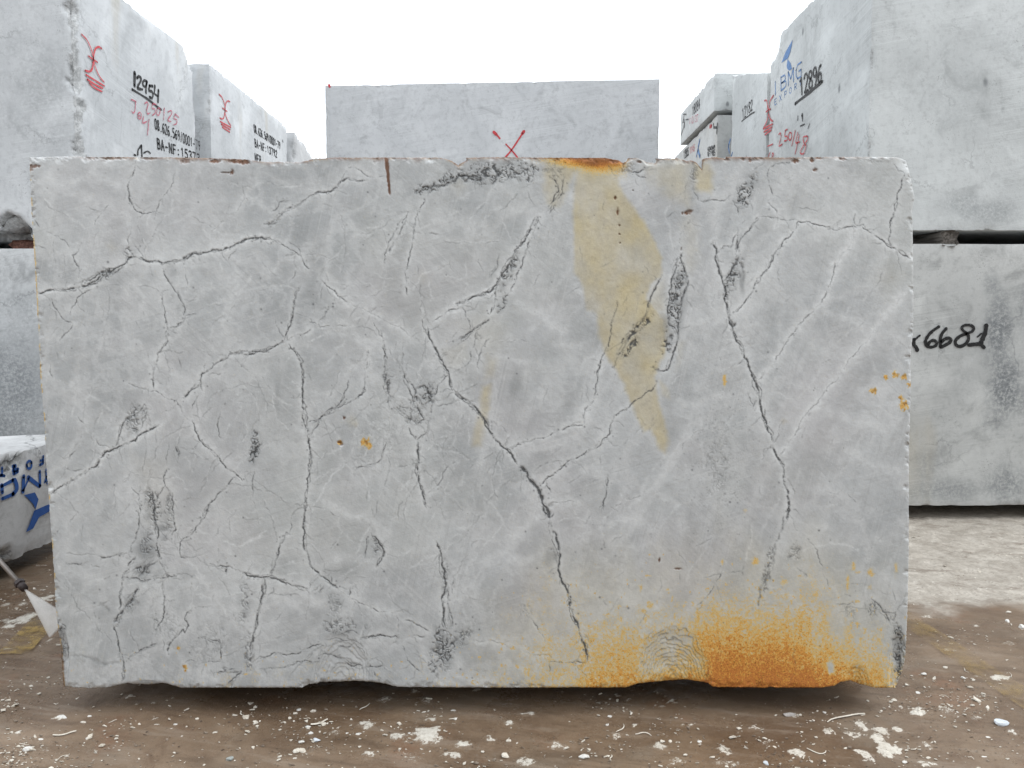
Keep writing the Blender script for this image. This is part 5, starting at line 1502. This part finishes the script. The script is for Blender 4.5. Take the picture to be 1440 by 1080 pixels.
# ------------------------------------------------------------------ stones, crusts and shavings on the ground
def chip(px, py, wpx, hpx, mat, seed, label, group=None, name="stone_chip", cat="stone chip", flat=.5):
    c = on_z(px, py); w = on_z(px + wpx / 2, py)[0] - c[0]
    h = max(abs(on_z(px, py + hpx / 2)[1] - c[1]) * .55, w * .35)
    vs, fs = rock_verts(seed, w * 1.15, h * 1.1, w * flat)
    a = (seed * 1.7) % .8 - .4
    zmin = min(v.z for v in vs); base = float(gz(c[:1], c[1:2])[0]) - .002
    vs = [(c[0] + v.x * math.cos(a) - v.y * math.sin(a) * .6, c[1] + v.y * math.cos(a) + v.x * math.sin(a) * .4, base + v.z - zmin * .8) for v in vs]
    return tag(mesh_obj(name, vs, fs, mat, loc=(c[0], c[1], base)), label, cat, group)
GC = "pale stone chips lying on the wet ground"
chip(1408, 1019, 20, 15, ST_B, 31, "bluish white angular stone lying right of the big block beside the yellow line")
chip(1437, 883, 13, 9, ST_W, 32, "white stone at the right edge on the border of the pale dry slurry")
chip(1417, 874, 7, 9, ST_W, 33, "small upright white stone near the right edge, on the border of the dry slurry")
chip(821, 1065, 15, 9, ST_W, 34, "clean white rounded stone at the bottom of the picture below the orange rust")
chip(445, 1041, 13, 9, ST_B, 35, "bluish white stone among pale chips in front of the big block")
chip(323, 1068, 11, 11, ST_G, 36, "small grey-green stone at the bottom of the picture, left of the middle")
chip(1078, 1075, 8, 13, ST_B, 37, "narrow bluish white stone at the bottom edge below the rusty end of the big block")
chip(87, 1011, 16, 5, ST_W, 38, "long flat white chip in front of the big block's left end")
chip(40, 1055, 14, 11, ST_W, 39, "white chip with a thin tail in the bottom left corner")
chip(1109, 1005, 20, 9, ST_D, 40, "dusty grey ragged flake in the shadow edge under the orange rust", flat=.25)
chip(423, 1044, 11, 7, ST_W, 41, "white curved chip left of the bluish white stone")
rr = random.Random(77)
small = [(125,1008),(116,1017),(57,1040),(122,1037),(248,1019),(278,1012),(358,1015),(432,1022),(436,1030),(302,1030),(714,1041),(858,1007),(889,1018),(942,1042),(855,1018),(640,1011),(637,998),(504,1031),(487,1030),(575,1030),(1090,1050),(1305,1067),(1272,1074),(1390,1037),(1346,1002),(1290,975),
         (983,1043),(1022,1078),(1002,1065),(455,1018),(1189,1054),(440,1000),(420,998),(1160,1002),(1212,1004),(1258,985),(1385,1065),(1355,955),(1330,940),(1300,950)]
for i, (px, py) in enumerate(small):
    chip(px + rr.uniform(-1, 1), py, rr.uniform(5, 9), rr.uniform(4, 7), rr.choice((ST_W, ST_W, ST_C)), 100 + i, ("small pale stone chip on the wet ground in front of the big block's left half" if px < 660 else "small pale stone chip on the wet ground below the rusty half of the big block" if px < 1275 else "small pale stone chip on the brown ground right of the big block"), GC, flat=rr.uniform(.3, .6))

# uncountable shavings, flakes and grit: one heap of real geometry
V, Fc = [], []
def ribbon(x, y, L, w, an, curl):
    n = 8; o = len(V); cx, cy = x, y; ph = rr.uniform(0, 6)
    z = float(gz(np.array([x]), np.array([y]))[0])
    for k in range(n):
        f = k / (n - 1); an2 = an + curl * (f - .5) + .35 * math.sin(ph + 5 * f)
        cx += math.cos(an2) * L / n; cy += math.sin(an2) * L / n
        ww = w * (.35 + .65 * math.sin(math.pi * (.12 + .8 * f))) / 2
        nx, ny = -math.sin(an2) * ww, math.cos(an2) * ww
        h = z + .002 + .003 * abs(math.sin(ph + 3 * f))
        V.extend([(cx + nx, cy + ny, h), (cx - nx, cy - ny, h), (cx, cy, h + w * .35), ])
    for k in range(n - 1):
        a = o + 3 * k; b_ = a + 3
        Fc.extend([(a, b_, b_ + 2, a + 2), (a + 2, b_ + 2, b_ + 1, a + 1)])
def flake(x, y, s):
    o = len(V); n = rr.choice((3, 4, 4, 5, 6)); z = float(gz(np.array([x]), np.array([y]))[0]); an = rr.uniform(0, 6.28); tx, ty = rr.gauss(0, .22), rr.gauss(0, .22); st = rr.uniform(.16, .9)
    ring = []
    for q in range(n):
        a = an + 2 * math.pi * q / n + rr.uniform(-.4, .4); r_ = s * rr.uniform(.5, 1.05)
        ex, ey = math.cos(a) * r_, math.sin(a) * r_ * st
        ring.append((x + ex, y + ey, z + .001 + s * .12 + tx * ex + ty * ey))
    V.extend(ring); V.extend([(a[0] * .8 + x * .2, a[1] * .8 + y * .2, a[2] + s * .22) for a in ring])
    Fc.append(tuple(range(o + n, o + 2 * n)))
    Fc.extend([(o + q, o + (q + 1) % n, o + n + (q + 1) % n, o + n + q) for q in range(n)])
def spot():
    while True:
        k = rr.random()
        if k < .56: px, py = rr.uniform(0, 1440), 972 + 112 * rr.random() ** .62
        elif k < .84: px, py = rr.uniform(1270, 1440), rr.uniform(745, 1075)
        else: px, py = rr.uniform(0, 95), rr.uniform(780, 1075)
        c = on_z(px, py)
        dens = .10 + max(0, float(vnoise(np.array([px / 85.0]), np.array([py / 30.0]), seed=7)[0]) + .25 * float(vnoise(np.array([px / 22.0]), np.array([py / 12.0]), seed=9)[0])) * 1.3
        if rr.random() < dens: return c[0], c[1]
for _ in range(1150):
    x, y = spot(); flake(x, y, min(.018, .0032 * math.exp(abs(rr.gauss(0, .62)))))
for _ in range(22):
    x, y = spot(); ribbon(x, y, rr.uniform(.012, .05), rr.uniform(.0022, .0052), rr.gauss(.5, .9), rr.gauss(0, 1.6))
for px, py, L, w, an, cu in [(1190,1012,.19,.007,.45,-1.3),(512,996,.06,.005,1.1,.1),(448,1016,.07,.009,.5,.2),(90,1033,.08,.007,.25,.2),(870,1025,.07,.004,1.0,1.2),(905,1035,.07,.005,-.2,-1.0),(1150,1055,.08,.005,-.3,2.4),(1018,1052,.05,.006,-1.3,.6),(886,1003,.03,.008,1.4,.2),(340,1003,.04,.005,-1.0,.4)]:
    c = on_z(px, py); ribbon(c[0] - L / 2 * math.cos(an), c[1] - L / 2 * math.sin(an), L, w, an, cu)
sh = mesh_obj("marble_shavings", V, Fc, ST_C, smooth=False)
tag(sh, "pale marble shavings and flakes strewn over the wet brown ground", "debris", kind="stuff")

# mud crumbs and grit pressed into the ground
V, Fc = [], []
for _ in range(1500):
    x, y = spot() if rr.random() < .5 else tuple(on_z(rr.uniform(0, 1440), rr.uniform(975, 1085))[:2])
    flake(x, y, min(.012, .0028 * math.exp(abs(rr.gauss(0, .5)))))
tag(mesh_obj("mud_grit", V, Fc, stone_mat("muddy_grit", (.12, .085, .06), (.30, .25, .20)), smooth=False), "brown mud crumbs and grit strewn over the wet ground", "grit", kind="stuff")
